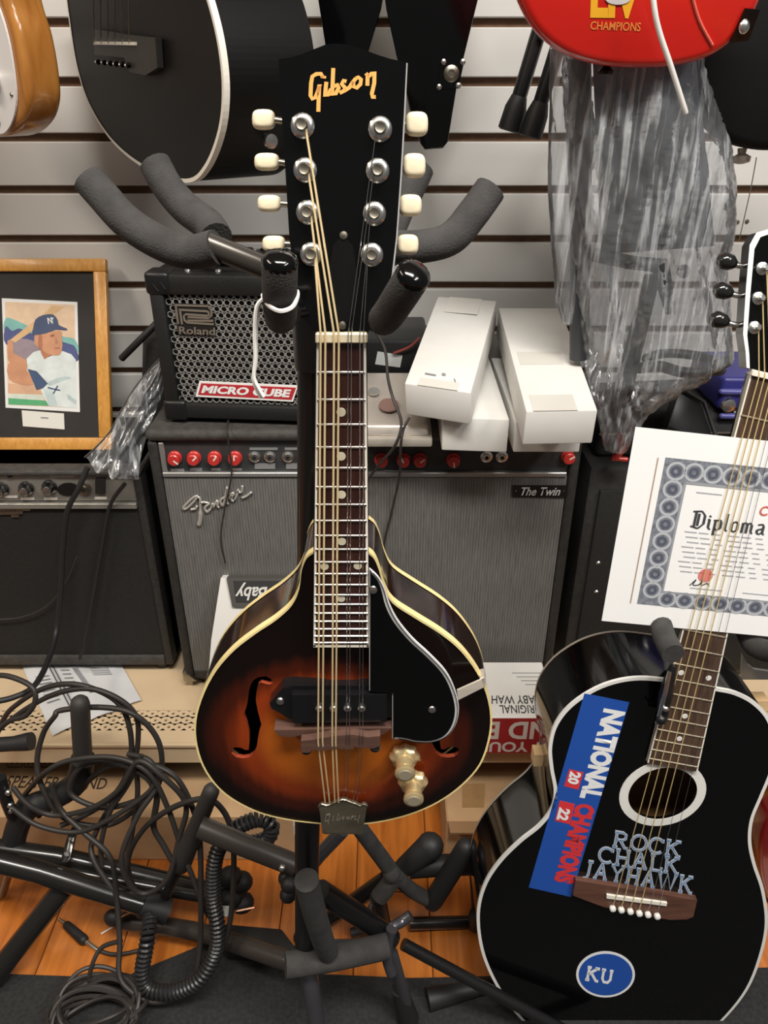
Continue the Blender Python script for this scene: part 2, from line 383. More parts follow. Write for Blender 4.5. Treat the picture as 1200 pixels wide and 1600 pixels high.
text('printed_line', 'ND BE', flipped(xl+.000, xr-.010, zb(.42), zb(.92)), (0, -1, 0), PW, wb, bold=.03)
def flt(q): a, b, c, d = [PP(*k, tp_) for k in q]; return [c, d, a, b]
text('printed_line', 'ORIGINAL', flt(((780, 1102), (846, 1102), (848, 1115), (781, 1115))), (0, 0, 1), INK, wb, bold=.01)
text('printed_line', 'BABY WAH', flt(((768, 1087), (842, 1087), (844, 1100), (768, 1100))), (0, 0, 1), INK, wb, bold=.01)
strokes('printed_lines', [[(800+7*k, 1052+6*k), (866, 1052+6*k)] for k in range(4)], 1.0, lambda x, y: PP(x, y, tp_), up, INKG, wb, .0006, .0002)
# white wah pedal leaning upright against the big amp
wp = thing('wah_pedal', 'white wah pedal leaning nose up against the grey amplifier grille', 'pedal', (P(400, 1000, 1.06).x, 1.04, SZ))
AY = 1.095
pa = lambda px, py, Y=1.03: P(px, py, Y)
slp = (P(400, 905, 1.078), V((0, -.94, .34)).normalized())
base = [PP(*q, slp) for q in ((345, 905), (495, 905), (505, 1130), (315, 1130))]
plate('pedal_shell', [[PP(*q, slp) for q in ((345, 903), (354, 903), (366, 945), (470, 945), (482, 903), (492, 903), (512, 1010), (512, 1105), (322, 1105), (330, 1000))]], -slp[1]*.02, WHITE, wp)
tr = plate('treadle', [[PP(*q, slp)+slp[1]*.006 for q in ((355, 902), (482, 902), (470, 947), (364, 947))]], -slp[1]*.02, M('pewter', (.17, .165, .15), .45, metal=.6), wp)
plate('name_panel', [[PP(*q, slp)+slp[1]*.0075 for q in ((366, 906), (470, 906), (464, 939), (370, 939))]], -slp[1]*.002, M('dark_rubber', (.03, .03, .03), .7), wp)
q_ = [PP(*k, slp)+slp[1]*.009 for k in ((369, 908), (462, 908), (462, 936), (369, 936))]
text('raised_name', 'Cry Baby', [q_[2], q_[3], q_[0], q_[1]], slp[1], M('raised_silver', (.70, .69, .66), .4), wp, bold=.02, shear=.3)

# ================================================================ TWIN AMPLIFIER
tw = thing('combo_amplifier', 'large black combo amplifier with grey grille cloth and red knobs', 'amplifier', (-.03, 1.22, SZ))
X0, X1, YF, YB = -.371, .311, AY, 1.366
ZT = P(600, 672, YF).z; ZL = P(600, 690, YF).z; ZP = P(600, 742, YF).z; ZB = SZ+.022
def bx2(n, x0, x1, y0, y1, z0_, z1_, m, par=tw, bev=.002, seg=2): return box(n, (x0, y0, z0_), (x1, y1, z1_), m, par, bev, seg)
bx2('cabinet', X0+.004, X1-.004, YF+.02, YB, ZB, ZT-.004, TOLEXG, bev=.006)
bx2('top_panel', X0, X1, YF-.004, YB, ZL, ZT, TOLEXG, bev=.009, seg=3)
bx2('side_panel', X0, X0+.017, YF, YB-.004, ZB, ZL, TOLEX, bev=.006, seg=3)
bx2('side_panel', X1-.017, X1, YF, YB-.004, ZB, ZL, TOLEX, bev=.006, seg=3)
bx2('bottom_panel', X0+.017, X1-.017, YF, YF+.03, ZB, ZB+.018, TOLEX, bev=.004)
PANEL = M('grey_panel', (.040, .041, .042), .45, var=.15, scale=60)
cp = bx2('control_panel', X0+.017, X1-.017, YF+.007, YF+.02, ZP, ZL, PANEL, bev=0)
TRIM = M('silver_trim', (.45, .45, .44), .35, metal=.7)
bx2('trim_strip', X0+.018, X1-.02, YF-.001, YF+.007, ZP-.0035, ZP+.004, TRIM, bev=.001, seg=1)
bx2('trim_strip', X0+.018, X0+.026, YF+.001, YF+.007, ZP, ZL-.003, TRIM, bev=.001, seg=1)
GRILL = stripes('grey_grille_cloth', (.078, .076, .072), (.185, .18, .17), 420)
bx2('grille_cloth', X0+.018, X1-.018, YF+.003, YF+.02, ZB+.018, ZP-.004, GRILL, bev=0)
fpl = vplane(YF+.006)
for px, rot in ((274, 2.3), (304, .8), (336, .65), (368, .1), (596, .5), (630, -.4), (656, .9), (708, 3), (891, 1)):
    c = PP(px, 714 if px < 500 else 717, fpl)
    if px == 891: c = PP(887, 712, fpl)
    kb = lathe('knob', [(.0112, 0), (.0112, .004), (.0098, .0055), (.0095, .013), (.008, .0145)], c, (0, -1, 0), REDM, tw, 16)
    d = V((math.sin(rot), 0, math.cos(rot))); a = c + V((0, -.0149, 0))
    sd = V((d.z, 0, -d.x))*.0011
    slab('pointer_line', [a+sd+d*.009, a-sd+d*.009, a-sd, a+sd], (0, .001, 0), IVORY, kb)
for px in (398, 422, 450, 474, 760, 784):
    c = PP(px, 713, fpl); jk = lathe('jack_socket', [(.0098, 0), (.0098, .002), (.0066, .0035), (.0064, .006), (.0035, .0062)], c, (0, -1, 0), CHROME, tw, 16)
    lathe('socket_hole', [(.0032, .006), (.003, .0068)], c, (0, -1, 0), DARKHOLE, jk, 10)
LEGEND = M('panel_legend', (.22, .22, .22), .6)
fl2 = lambda x, y: PP(x, y, fpl)
strokes('panel_legend', [([(267, 734), (288, 734)], 4), ([(297, 733), (316, 733)], 5), ([(330, 733), (345, 733)], 4), ([(362, 733), (378, 733)], 4), ([(390, 701), (434, 701)], 4), ([(398, 728), (430, 728)], 9), ([(447, 728), (478, 728)], 9), ([(445, 701), (480, 701)], 4), ([(600, 736), (665, 737)], 4), ([(740, 737), (800, 737)], 4)], 4, fl2, V((0, -1, 0)), LEGEND, tw, .0005, .0002)
# script name badge, raised chrome strokes
fg = vplane(YF+.0)
sx = lambda l: [(260+a/7.5, 740+b/7.5) for a, b in l]
SCR = [[(370, 262), (330, 272), (260, 330), (195, 405), (235, 408), (320, 330), (365, 275), (395, 300), (398, 400), (400, 500), (392, 560), (380, 600)],
       [(285, 420), (340, 410), (360, 375)], [(400, 345), (440, 335), (500, 352), (460, 385), (455, 420), (480, 450), (520, 410)],
       [(520, 410), (548, 345), (545, 400), (600, 310), (600, 380), (620, 395)], [(690, 275), (640, 305), (640, 350), (670, 365), (715, 150), (705, 330), (730, 350)],
       [(740, 290), (800, 230), (760, 240), (765, 310), (790, 320)], [(800, 310), (850, 190), (830, 210), (880, 215), (890, 140)], [(885, 285), (940, 262), (1000, 215)]]
badge = None; vs = []; fs = []
for s in SCR:
    p3 = [PP(*q, fg) for q in spline2(sx(s), 4)]
    sweep(p3, [.0022+.0016*(1 if s is SCR[0] and i > len(p3)*.75 else 0) for i in range(len(p3))], 6, True, False, vs, fs)
o = mesh('script_badge', vs, fs, M('badge_silver', (.62, .60, .56), .35, metal=.5), tw, True)
o['label'] = 'raised chrome script maker badge'
vs2 = [v + V((0, .004, 0)) for v in vs]
nb = vplane(YF+.0015)
plate('model_plate', [[PP(*q, nb) for q in ((800, 758), (886, 758), (885, 777), (800, 776))]], (0, -.0015, 0), M('black_plate', (.008, .008, .008), .4), tw)
textpx('model_name', 'The Twin', vplane(YF), [(815, 761), (876, 761), (875, 774), (814, 774)], M('silver_print', (.6, .6, .58), .4), tw, bold=.015, shear=.35, lift=.001)
for px in (806, 881): lathe('rivet', [(.0012, 0), (.0009, .0012)], PP(px, 767, vplane(YF)), (0, -1, 0), CHROME, tw, 8)
for x in (X0+.03, X1-.03):
    for y in (YF+.035, YB-.04): lathe('foot', [(.017, 0), (.019, .010), (.019, .022)], (x, y, SZ), (0, 0, 1), RUB, tw, 14)
for s, x in ((-1, X0), (1, X1)):
    hexa('corner_guard', [(x-.003*1, YF-.004, ZB-.003), (x+.003+(.02 if s < 0 else -.02), YF-.004, ZB-.003), (x+.003+(.02 if s < 0 else -.02), YF+.02, ZB-.003), (x-.003, YF+.02, ZB-.003),
          (x-.003, YF-.004, ZB+.02), (x+.003, YF-.004, ZB+.02), (x+.003, YF+.02, ZB+.02), (x-.003, YF+.02, ZB+.02)], NICKEL, tw, .002)
    lathe('top_bolt', [(.006, 0), (.006, .002), (.003, .004)], (x-s*.035, YF+.05, ZT), (0, 0, 1), BRASS, tw, 12)
ZAMP = ZT

# ================================================================ MICRO AMPLIFIER ON TOP
mc = thing('mini_amplifier', 'small black practice amplifier with honeycomb metal grille on the big amplifier', 'amplifier', (-.24, 1.25, ZAMP))
th = R(4.5); A_ = PZ(262, 652, ZAMP+.008); uu = V((math.cos(th), -math.sin(th), 0)); vv = V((math.sin(th), math.cos(th), 0))
L = lambda a, b, c: A_ + uu*a + vv*b + V((0, 0, c))
Wm, Hm, Dm = .250, .222, .165
def lbox(n, a0, a1, b0, b1, c0, c1, m, par, bev=.002, seg=2):
    return hexa(n, [L(a0, b0, c0), L(a1, b0, c0), L(a1, b1, c0), L(a0, b1, c0), L(a0, b0, c1), L(a1, b0, c1), L(a1, b1, c1), L(a0, b1, c1)], m, par, bev, seg)
lbox('cabinet', 0, Wm, .012, Dm, 0, Hm, SATIN, mc, .008, 3)
fr = M('black_vinyl', (.012, .012, .012), .5, bump=.3, bscale=700)
lbox('front_frame', 0, .022, -.004, .02, 0, Hm, fr, mc, .005); lbox('front_frame', Wm-.022, Wm, -.004, .02, 0, Hm, fr, mc, .005)
lbox('front_frame', .018, Wm-.018, -.004, .02, Hm-.03, Hm, fr, mc, .005); lbox('front_frame', .018, Wm-.018, -.004, .02, 0, .026, fr, mc, .005)
GM = M('grey_steel_mesh', (.33, .32, .30), .45, metal=.25)
lbox('baffle', .018, Wm-.018, .0105, .013, .02, Hm-.025, DARKHOLE, mc, 0)
pg = .0108; ngx = int((Wm-.044)/pg)+1; ngy = int((Hm-.056)/(pg*.87))+1
holes('grille', ngx, ngy, pg, pg*.87, .0040, lambda a, b, c: L(min(.021+a, Wm-.02), .003+.0015*c, .026+b), GM, mc, 8)
for a in (0, Wm):
    s = 1 if a == 0 else -1
    for c in (0, Hm):
        t = 1 if c == 0 else -1
        a0, a1 = sorted((a-s*.003, a+s*.034)); c0, c1 = sorted((c-t*.003, c+t*.03))
        cg = lbox('corner_guard', a0, a1, -.007, .032, c0, c1, SATIN, mc, .006, 3)
        if t < 0:
            for k in (0, 1): tube('ridge', [L(a+s*(.010+.011*k), -.0075, c-.014+.003*k), L(a+s*(.017+.011*k), -.0075, c-.024+.003*k)], .0012, fr, cg, 6)
lbox('top_control_panel', .02, Wm-.02, .06, Dm-.005, Hm, Hm+.006, SATIN, mc, .002)
for k in range(7): tube('control_knob', [L(.045+.027*k, .10, Hm+.005), L(.045+.027*k, .10, Hm+.018)], .008, RUB, mc, 12)
strokes('panel_legend', [([(.03+.016*k, .135), (.03+.016*k, .150)], .004 + .004*(k % 2)) for k in range(12)], .004, lambda a, b: L(a, b, Hm+.006), up, PW, mc, .0005, .0002)
tube('carry_strap', [L(.06, .05, Hm), L(.09, .045, Hm+.016), L(.17, .045, Hm+.016), L(.2, .05, Hm)], .007, RUB, mc, 10, 6)
for a in (.055, .10): lathe('strap_screw', [(.005, 0), (.004, .003)], L(a, .02, Hm), (0, 0, 1), CHROME, mc, 10)
for a in (.025, Wm-.025):
    for b in (.03, Dm-.03): lathe('foot', [(.012, 0), (.012, .01)], L(a, b, -.008), (0, 0, 1), RUB, mc, 12)
mpl = (L(0, .0015, 0), -vv); 
# maker emblem
EM = M('bronze_badge', (.21, .175, .14), .5, metal=.2)
cx_ = lambda l: [(270+a/15, 460+b/15) for a, b in l]
plate('badge_back', [[PP(*q, mpl)-vv*.0015 for q in cx_(((40, 200), (850, 230), (990, 600), (1010, 955), (130, 920)))]], vv*.0015, M('badge_black', (.012, .011, .010), .5), mc)
strokes('maker_emblem', [cx_([(60, 240), (840, 265)]), cx_([(80, 240), (140, 680)]), cx_([(150, 350), (800, 385), (850, 410), (860, 470), (810, 490), (310, 455), (270, 500), (290, 600), (360, 650), (970, 690)]),
        cx_([(180, 350), (230, 690)]), cx_([(840, 265), (915, 360), (920, 480), (850, 545), (370, 520), (360, 600), (960, 610)])], 3.0, lambda x, y: PP(x, y, mpl), -vv, EM, mc, .002, .001)
textpx('maker_name', 'Roland', mpl, cx_(((150, 740), (1000, 770), (1000, 950), (160, 915))), EM, mc, bold=.02, lift=.0024)
RP = M('red_label', (.50, .03, .04), .4)
plate('name_label', [[PP(*q, mpl)-vv*.002 for q in ((312, 595), (466, 602), (458, 627), (306, 619))]], vv*.002, PAPER, mc)
plate('name_label_field', [[PP(*q, mpl)-vv*.0024 for q in ((315, 598), (463, 605), (456, 624), (310, 616))]], vv*.0006, RP, mc)
textpx('name_print', 'MICRO CUBE', mpl, ((319, 601), (456, 607.5), (452, 620), (315, 613)), PAPER, mc, bold=.045, lift=.003)
# ================================================================ LEFT AMPLIFIER
la = thing('guitar_amplifier', 'black combo amplifier with silver control panel below the framed picture', 'amplifier', (-.7, 1.25, SZ))
LX1 = -.402; LX0 = -1.02; LY = 1.135; LB = 1.366; LZT = P(100, 735, LY).z; LZB = SZ+.02
box('cabinet', (LX0, LY+.02, LZB), (LX1, LB, LZT), TOLEX, la, .006)
box('top_panel', (LX0, LY-.003, LZT-.010), (LX1, LB, LZT), TOLEXG, la, .004, 3)
box('side_panel', (LX1-.016, LY, LZB), (LX1, LB-.01, LZT-.01), TOLEX, la, .005)
box('side_panel', (LX0, LY, LZB), (LX0+.016, LB-.01, LZT-.01), TOLEX, la, .005)
zp0 = P(100, 785, LY).z
CPM = M('champagne_panel', (.34, .32, .285), .38, metal=.55, var=.05)
box('control_panel', (LX0+.016, LY+.006, zp0), (LX1-.016, LY+.02, LZT-.012), CPM, la)
box('trim_strip', (LX0+.016, LY-.002, zp0-.012), (LX1-.016, LY+.01, zp0-.002), M('trim_grey', (.32, .31, .28), .4, metal=.5), la, .001, 1)
BG = M('black_grille_cloth', (.010, .0095, .009), .8, var=.25, scale=150, bump=.4, bscale=1500)
box('grille_cloth', (LX0+.016, LY+.006, LZB+.02), (LX1-.016, LY+.02, zp0-.012), BG, la)
box('bottom_panel', (LX0+.016, LY, LZB), (LX1-.016, LY+.03, LZB+.022), TOLEXG, la, .004)
lp = vplane(LY+.005)
for px, py in ((-36, 764), (3, 763), (42, 762), (78, 760)):
    c = PP(px, py, lp); kb = lathe('knob', [(.0125, 0), (.0125, .003), (.0095, .005), (.0092, .014), (.006, .016), (.001, .0165)], c, (0, -1, 0), M('dark_chrome', (.25, .25, .25), .15, metal=1), la, 18)
    lathe('knob_cap', [(.007, .0155), (.0065, .0168), (.001, .0172)], c, (0, -1, 0), CHROME, kb, 14)
c = PP(16, 743, lp); lathe('push_button', [(.004, 0), (.0035, .004)], c, (0, -1, 0), RUB, la, 10)
ov = [PP(107+17*math.cos(a), 764+10*math.sin(a), lp) for a in [i*R(18) for i in range(20)]]
plate('socket_plate', [ov], (0, -.0015, 0), SATIN, la)
c = PP(132, 763, lp); jk = lathe('jack_socket', [(.0115, 0), (.0115, .003), (.007, .004), (.0068, .007)], c, (0, -1, 0), NICKEL, la, 16)
lathe('socket_hole', [(.0035, .0068), (.003, .0076)], c, (0, -1, 0), DARKHOLE, jk, 10)
plate('power_switch', [[PP(*q, lp) for q in ((150, 747), (165, 746), (165, 770), (150, 770))]], (0, -.004, 0), RUB, la)
strokes('panel_legend', [([(7, 776), (28, 776)], 4), ([(33, 779), (54, 779)], 4), ([(69, 779), (90, 779)], 4), ([(148, 778), (167, 778)], 4), ([(78, 742), (116, 742)], 6)], 4, lambda x, y: PP(x, y, lp), V((0, -1, 0)), PW, la, .0006, .0002)
gp = vplane(LY+.004)
strokes('grille_badge', [([(-30, 797), (48, 795)], 5), ([(-30, 802), (36, 800)], 6), ([(18, 806), (30, 806)], 4)], 5, lambda x, y: PP(x, y, gp), V((0, -1, 0)), NICKEL, la, .0005, .001)
for x in (LX0+.03, LX1-.03):
    for y in (LY+.03, LB-.04): lathe('foot', [(.015, 0), (.017, .01), (.017, .02)], (x, y, SZ), (0, 0, 1), RUB, la, 12)

# ================================================================ FRAMED PICTURE
pf = thing('framed_picture', 'baseball batter print in a golden wood frame with black mat', 'picture', (-.52, 1.25, LZT))
b0 = PZ(60, 703, LZT+.001); top_y = 1.345; tz = P(60, 404, top_y).z
pu = V((0, top_y-b0.y, tz-b0.z)); Hf = pu.length; pu.normalize(); pn = V((0, -pu.z, pu.y)); pn = -pn if pn.y > 0 else pn
fpn = (b0.copy(), pn)
FW = wood('golden_oak', (.66, .33, .070), (.54, .24, .045), 'Z', 20, .4, .1, stretch=8)
def fq(px, py, d=0): return PP(px, py, fpn) + pn*d
rt_ = PP(178, 408, fpn); rb_ = PP(162, 707, fpn); xR = (rt_.x+rb_.x)/2; xL = xR-.262
def fp3(x, t, d=0): return V((x, b0.y, b0.z)) + pu*t + pn*d
mw = .0215
def bar(n, x0, x1, t0, t1, d0, d1, m, par, bev=.002):
    return hexa(n, [fp3(x0, t0, d0), fp3(x1, t0, d0), fp3(x1, t1, d0), fp3(x0, t1, d0), fp3(x0, t0, d1), fp3(x1, t0, d1), fp3(x1, t1, d1), fp3(x0, t1, d1)], m, par, bev)
bar('frame_rail', xL, xR, 0, mw, -.012, .002, FW, pf); bar('frame_rail', xL, xR, Hf-mw, Hf, -.012, .002, FW, pf)
bar('frame_stile', xL, xL+mw, mw, Hf-mw, -.012, .002, FW, pf); bar('frame_stile', xR-mw, xR, mw, Hf-mw, -.012, .002, FW, pf)
bar('mat_board', xL+mw, xR-mw, mw, Hf-mw, -.010, -.005, M('black_matboard', (.022, .019, .017), .7, var=.15, scale=30), pf, 0)
cplane = (b0 - pn*.0045, pn)
G = lambda px, py: PP(px, py, cplane)
pc = plate('print', [[G(3, 466), G(121, 472), G(125, 644), G(9, 637)]], pn*.0006, PAPER, pf)
pc['label'] = 'colour print of a batter in a navy cap and white jersey'
cc = lambda l: [(a/5.715, 440+b/5.715) for a, b in l]
def ink(nm, col): return M('ink_'+nm, col, .55, var=.1, scale=60)
lay = [0]
def shape(nm, pts, col, sm=0):
    q = cc(pts); q = spline2(q, sm, True) if sm else q; lay[0] += 1
    return plate('print_shape', [[G(*k) + pn*(.0006+.00005*lay[0]) for k in q]], pn*.00004, ink(nm, col), pc)
shape('sky', [(45, 180), (668, 208), (682, 1130), (75, 1100)], (.80, .58, .40))
shape('teal', [(50, 330), (130, 340), (240, 390), (330, 420), (560, 490), (672, 520), (676, 640), (300, 560), (55, 470)], (.22, .50, .46), 4)
shape('navyhill', [(52, 400), (110, 440), (180, 420), (300, 470), (420, 500), (600, 550), (676, 590), (676, 720), (300, 640), (55, 560)], (.08, .10, .25), 4)
shape('dusk', [(100, 560), (200, 510), (340, 560), (330, 720), (200, 720), (70, 620)], (.33, .26, .30), 4)
shape('sand', [(75, 910), (350, 930), (380, 1010), (75, 1010)], (.70, .42, .27))
shape('mist', [(75, 1000), (390, 1010), (390, 1060), (78, 1045)], (.68, .74, .64))
shape('field', [(76, 1040), (430, 1065), (440, 1110), (78, 1098)], (.10, .42, .19))
shape('bat', [(95, 520), (285, 370), (380, 300), (470, 215), (575, 225), (480, 290), (310, 430), (135, 545)], (.72, .47, .24))
shape('jersey', [(240, 690), (300, 630), (370, 610), (400, 690), (560, 620), (640, 650), (680, 700), (684, 1130), (440, 1112), (400, 1040), (370, 970), (420, 920), (250, 790)], (.74, .80, .79))
shape('fold', [(430, 900), (560, 850), (640, 860), (560, 890), (450, 930)], (.52, .62, .62), 3)
shape('fold2', [(390, 960), (470, 960), (520, 1110), (440, 1110)], (.55, .66, .66))
shape('fold', [(600, 1000), (684, 1060), (684, 1100), (610, 1050)], (.5, .6, .6))
shape('skin', [(70, 530), (120, 540), (125, 640), (235, 700), (235, 790), (120, 740), (75, 700)], (.62, .30, .17), 2)
shape('skin', [(75, 730), (240, 790), (300, 920), (180, 915), (85, 870)], (.64, .32, .18), 2)
shape('sleeve', [(250, 780), (330, 800), (430, 910), (390, 950), (330, 970), (300, 900)], (.055, .095, .19))
shape('neck', [(360, 590), (470, 650), (400, 695), (370, 640)], (.50, .21, .11))
shape('face', [(320, 470), (400, 460), (540, 440), (555, 500), (560, 580), (540, 650), (480, 660), (420, 640), (370, 600), (320, 570), (310, 520)], (.64, .32, .18), 3)
shape('shade', [(350, 480), (380, 490), (380, 620), (345, 580)], (.45, .18, .10), 2)
shape('brow', [(450, 480), (490, 470), (490, 490), (452, 496)], (.32, .13, .08))
shape('lip', [(485, 595), (530, 585), (545, 597), (500, 606)], (.50, .17, .12))
shape('nose', [(500, 500), (525, 540), (512, 560), (492, 552)], (.50, .23, .13))
shape('cap', [(300, 420), (320, 340), (390, 300), (480, 295), (520, 350), (530, 390), (600, 420), (590, 436), (500, 430), (420, 462), (310, 480), (290, 455)], (.06, .085, .17), 2)
strokes('print_shape', [cc(k) for k in ([(430, 325), (440, 380)], [(430, 325), (475, 375)], [(465, 320), (475, 378)], [(455, 325), (468, 345), (482, 325)])], 1.5, G, pn, PAPER, pc, .0022, .0001)
strokes('print_shape', [cc([(430, 945), (490, 960), (540, 970)]), cc([(480, 1000), (520, 930)])], 1.8, G, pn, ink('sleeve', (0, 0, 0)), pc, .0022, .0001)
plate('caption_card', [[G(34, 641), G(100, 646), G(101, 671), G(36, 666)]], pn*.0006, M('cream_paper', (.80, .78, .72), .7), pf)
strokes('caption_print', [[(64, 652.5), (76, 653.3)]], 2.0, G, pn, INKG, pf, .0009, .0001)
GL = M('picture_glass', (.02, .02, .02), .05, alpha=.04, spec=.5)
bar('glass', xL+mw*.9, xR-mw*.9, mw*.9, Hf-mw*.9, -.0012, -.0002, GL, pf, 0)

# ================================================================ BOXES AND DEVICES ON THE BIG AMP
def carton(label, tq, thick, name='long_carton'):
    """tq: four top corners fl, fr, br, bl"""
    t = thing(name, label, 'box', (sum(p.x for p in tq)/4, sum(p.y for p in tq)/4, min(p.z for p in tq)-thick), 'white cartons on the big amplifier')
    nrm = (tq[1]-tq[0]).cross(tq[3]-tq[0]).normalized(); nrm = nrm if nrm.z > 0 else -nrm
    slab('carton_body', tq, -nrm*thick, CARDW, t, .0022, 2)
    return t, nrm
TAPEW = M('clear_tape', (.69, .67, .62), .25)
tD, nD = carton('lower white carton at the right end below the slanted one', [V((.187, 1.012, ZAMP+.048)), V((.283, 1.012, ZAMP+.048)), V((.283, 1.30, ZAMP+.048)), V((.187, 1.30, ZAMP+.048))], .047)
qB = [V((.084, 1.02, ZAMP+.052)), V((.178, 1.012, ZAMP+.052)), V((.182, 1.30, ZAMP+.052)), V((.085, 1.30, ZAMP+.052))]
tB, nB = carton('white carton lying flat beneath the taped one beside the silver console', qB, .0515)
def tapes(t, q, nrm, specs):
    f = quadmap([q[3], q[2], q[1], q[0]])
    for (s0, t0, s1, t1) in specs:
        plate('tape', [[f(s0, t0)+nrm*.0004, f(s1, t0)+nrm*.0004, f(s1, t1)+nrm*.0004, f(s0, t1)+nrm*.0004]], nrm*.0003, TAPEW, t)
zA = ZAMP+.104
qA = [PZ(632, 599, zA), PZ(736, 614, zA), P(776, 470, 1.315), P(684, 463, 1.315)]
tA, nA = carton('white carton with torn tape mark resting across the silver console', qA, .050)
tapes(tA, qA, nA, [(.2, 0, .75, .2), (.2, .93, .8, 1.0)])
fA = quadmap([qA[3], qA[2], qA[1], qA[0]])
strokes('tear_mark', [[(.25, .885), (.42, .89)], ([(.5, .87), (.56, .875)], .02), [(.7, .9), (.74, .93)]], .012, fA, nA, INKG, tA, .0006, .0002)
zC = ZAMP+.098
qC = [PZ(822, 643, zC), PZ(934, 641, zC), P(876, 481, 1.325), P(779, 481, 1.325)]
tC, nC = carton('rightmost white carton, tilted up on another and reaching over the amplifier front', qC, .049)
tapes(tC, qC, nC, [(.1, .5, .75, .62), (.1, .88, .72, 1.0)])

sv = thing('silver_console', 'silver electronic console with round pads overhanging the amplifier front', 'device', (.02, 1.1, ZAMP))
zs = ZAMP
c0 = [P(540, 702, 1.02), P(676, 706, 1.02)]; xa = c0[0].x; xb = c0[1].x; yf_ = 1.03
hexa('base', [(xa, yf_, zs+.0005), (xb, yf_, zs+.0005), (xb, 1.20, zs+.0005), (xa, 1.20, zs+.0005), (xa, yf_, zs+.014), (xb, yf_, zs+.014), (xb, 1.20, zs+.03), (xa, 1.20, zs+.03)], SILVER, sv, .003)
hexa('lid', [(xa, yf_+.008, zs+.015), (xb-.004, yf_+.008, zs+.015), (xb-.004, 1.20, zs+.03), (xa, 1.20, zs+.03), (xa, yf_+.016, zs+.030), (xb-.006, yf_+.016, zs+.030), (xb-.01, 1.185, zs+.062), (xa, 1.185, zs+.062)], M('silver_lid', (.55, .50, .45), .25, metal=.5), sv, .004, 3)
sl = (V((0, 1.185, zs+.0625)), V((0, -.032, .169)).normalized())
def ell(cx, cy, rx, ry, pl, n=20): return [PP(cx+rx*math.cos(2*math.pi*i/n), cy+ry*math.sin(2*math.pi*i/n), pl) for i in range(n)]
plate('round_pad', [ell(608, 634, 16, 10, sl)], sl[1]*.002, M('rose_pad', (.22, .13, .11), .4), sv)
plate('round_button', [ell(584, 613, 9, 5.5, sl)], sl[1]*.003, CHROME, sv)
pwr = thing('power_adapter', 'black box with white sticker standing behind the silver console', 'device', (.02, 1.25, ZAMP))
box('housing', (P(540, 560, 1.24).x, 1.215, ZAMP+.0005), (P(668, 560, 1.24).x, 1.36, ZAMP+.105), SATIN, pwr, .006)
ap = vplane(1.2145)
plate('sticker', [[PP(*q, ap) for q in ((590, 549), (629, 555), (625, 574), (586, 569))]], (0, -.0006, 0), M('grey_label', (.45, .47, .46), .6), pwr)
tube('red_lead', [P(615, 552, 1.21), P(640, 542, 1.205), P(655, 528, 1.2)], .0022, M('dark_red_wire', (.2, .04, .03), .5), pwr, 6, 5)
tag(tube('thin_cable', TP([(580, 508, 1.14), (601, 545, 1.1), (606, 590, 1.06), (614, 622, 1.03), (627, 660, 1.012), (618, 695, 1.005), (596, 722, 1.03), (578, 745, 1.07), (560, 775, 1.085)]), .0022, CABLE, None, 6, 6), 'thin black cable looping over the silver console', 'cable')
tag(tube('thin_cable', TP([(640, 652, 1.01), (630, 672, 1.005), (626, 700, 1.005), (624, 745, 1.07), (612, 800, 1.088), (600, 860, 1.088), (618, 905, 1.088)]), .0022, CABLE, None, 6, 6), 'thin black cable hanging from under the white carton', 'cable')
tag(tube('thin_cable', TP([(358, 650, 1.14), (355, 672, 1.086), (358, 700, 1.085), (362, 740, 1.085), (352, 790, 1.086), (345, 840, 1.086), (352, 880, 1.086)]), .0016, CABLE, None, 6, 6), 'thin grey wire hanging down past the red knobs', 'cable')

# ================================================================ RIGHT BACKGROUND
bc = thing('speaker_cabinet', 'black speaker cabinet behind the diploma on the shelf', 'amplifier', (.6, 1.25, SZ))
box('cabinet', (.335, 1.12, SZ+.012), (.86, 1.36, .70), TOLEX, bc, .008)
box('grille_cloth', (.355, 1.113, SZ+.03), (.84, 1.125, .66), BG, bc, .002)
for x in (.37, .82):
    for y in (1.15, 1.33): lathe('foot', [(.015, 0), (.016, .0125)], (x, y, SZ), (0, 0, 1), RUB, bc, 12)
for px, py in ((935, 880), (932, 925)): lathe('screw', [(.004, 0), (.002, .002)], P(px, py, 1.113), (0, -1, 0), CHROME, bc, 8)
gb = thing('gear_case', 'black soft gear case on the speaker cabinet below the plastic bag', 'case', (.5, 1.2, .70))
hexa('case_body', [(.345, 1.15, .701), (.60, 1.15, .701), (.60, 1.34, .701), (.345, 1.34, .701), (.36, 1.17, .775), (.575, 1.17, .78), (.57, 1.33, .78), (.36, 1.33, .77)], M('black_nylon', (.012, .012, .013), .7, bump=.4, bscale=400), gb, .014, 3)
tube('zip', [(.352, 1.155, .742), (.59, 1.155, .745)], .002, NICKEL, gb, 6)
rc = thing('red_clamp', 'small red plastic clip beside the plastic bag tip', 'clip', (.36, 1.07, .77))
tube('clip_body', TP([(968, 682, 1.09), (972, 700, 1.09), (962, 714, 1.09)]), .006, REDM, rc, 8, 5, rounded=True); tube('clip_foot', TP([(956, 716, 1.09), (980, 718, 1.09)]), .004, REDM, rc, 8)
bl = thing('black_bin', 'black angled plastic tray standing in front of the blue case', 'tray', (.5, 1.12, .7))
slab('tray', TP([(1042, 668, 1.10), (1120, 700, 1.10), (1096, 625, 1.13), (1062, 606, 1.13)]), (0, .03, -.03), SATIN, bl, .004)
tube('rim', TP([(1062, 606, 1.125), (1100, 628, 1.125), (1125, 700, 1.095)]), .003, RUB, bl, 8)
bu = thing('blue_case', 'royal blue plastic tool case beside the acoustic neck', 'case', (.55, 1.2, .8))
BLUE = M('blue_plastic', (.030, .030, .18), .35)
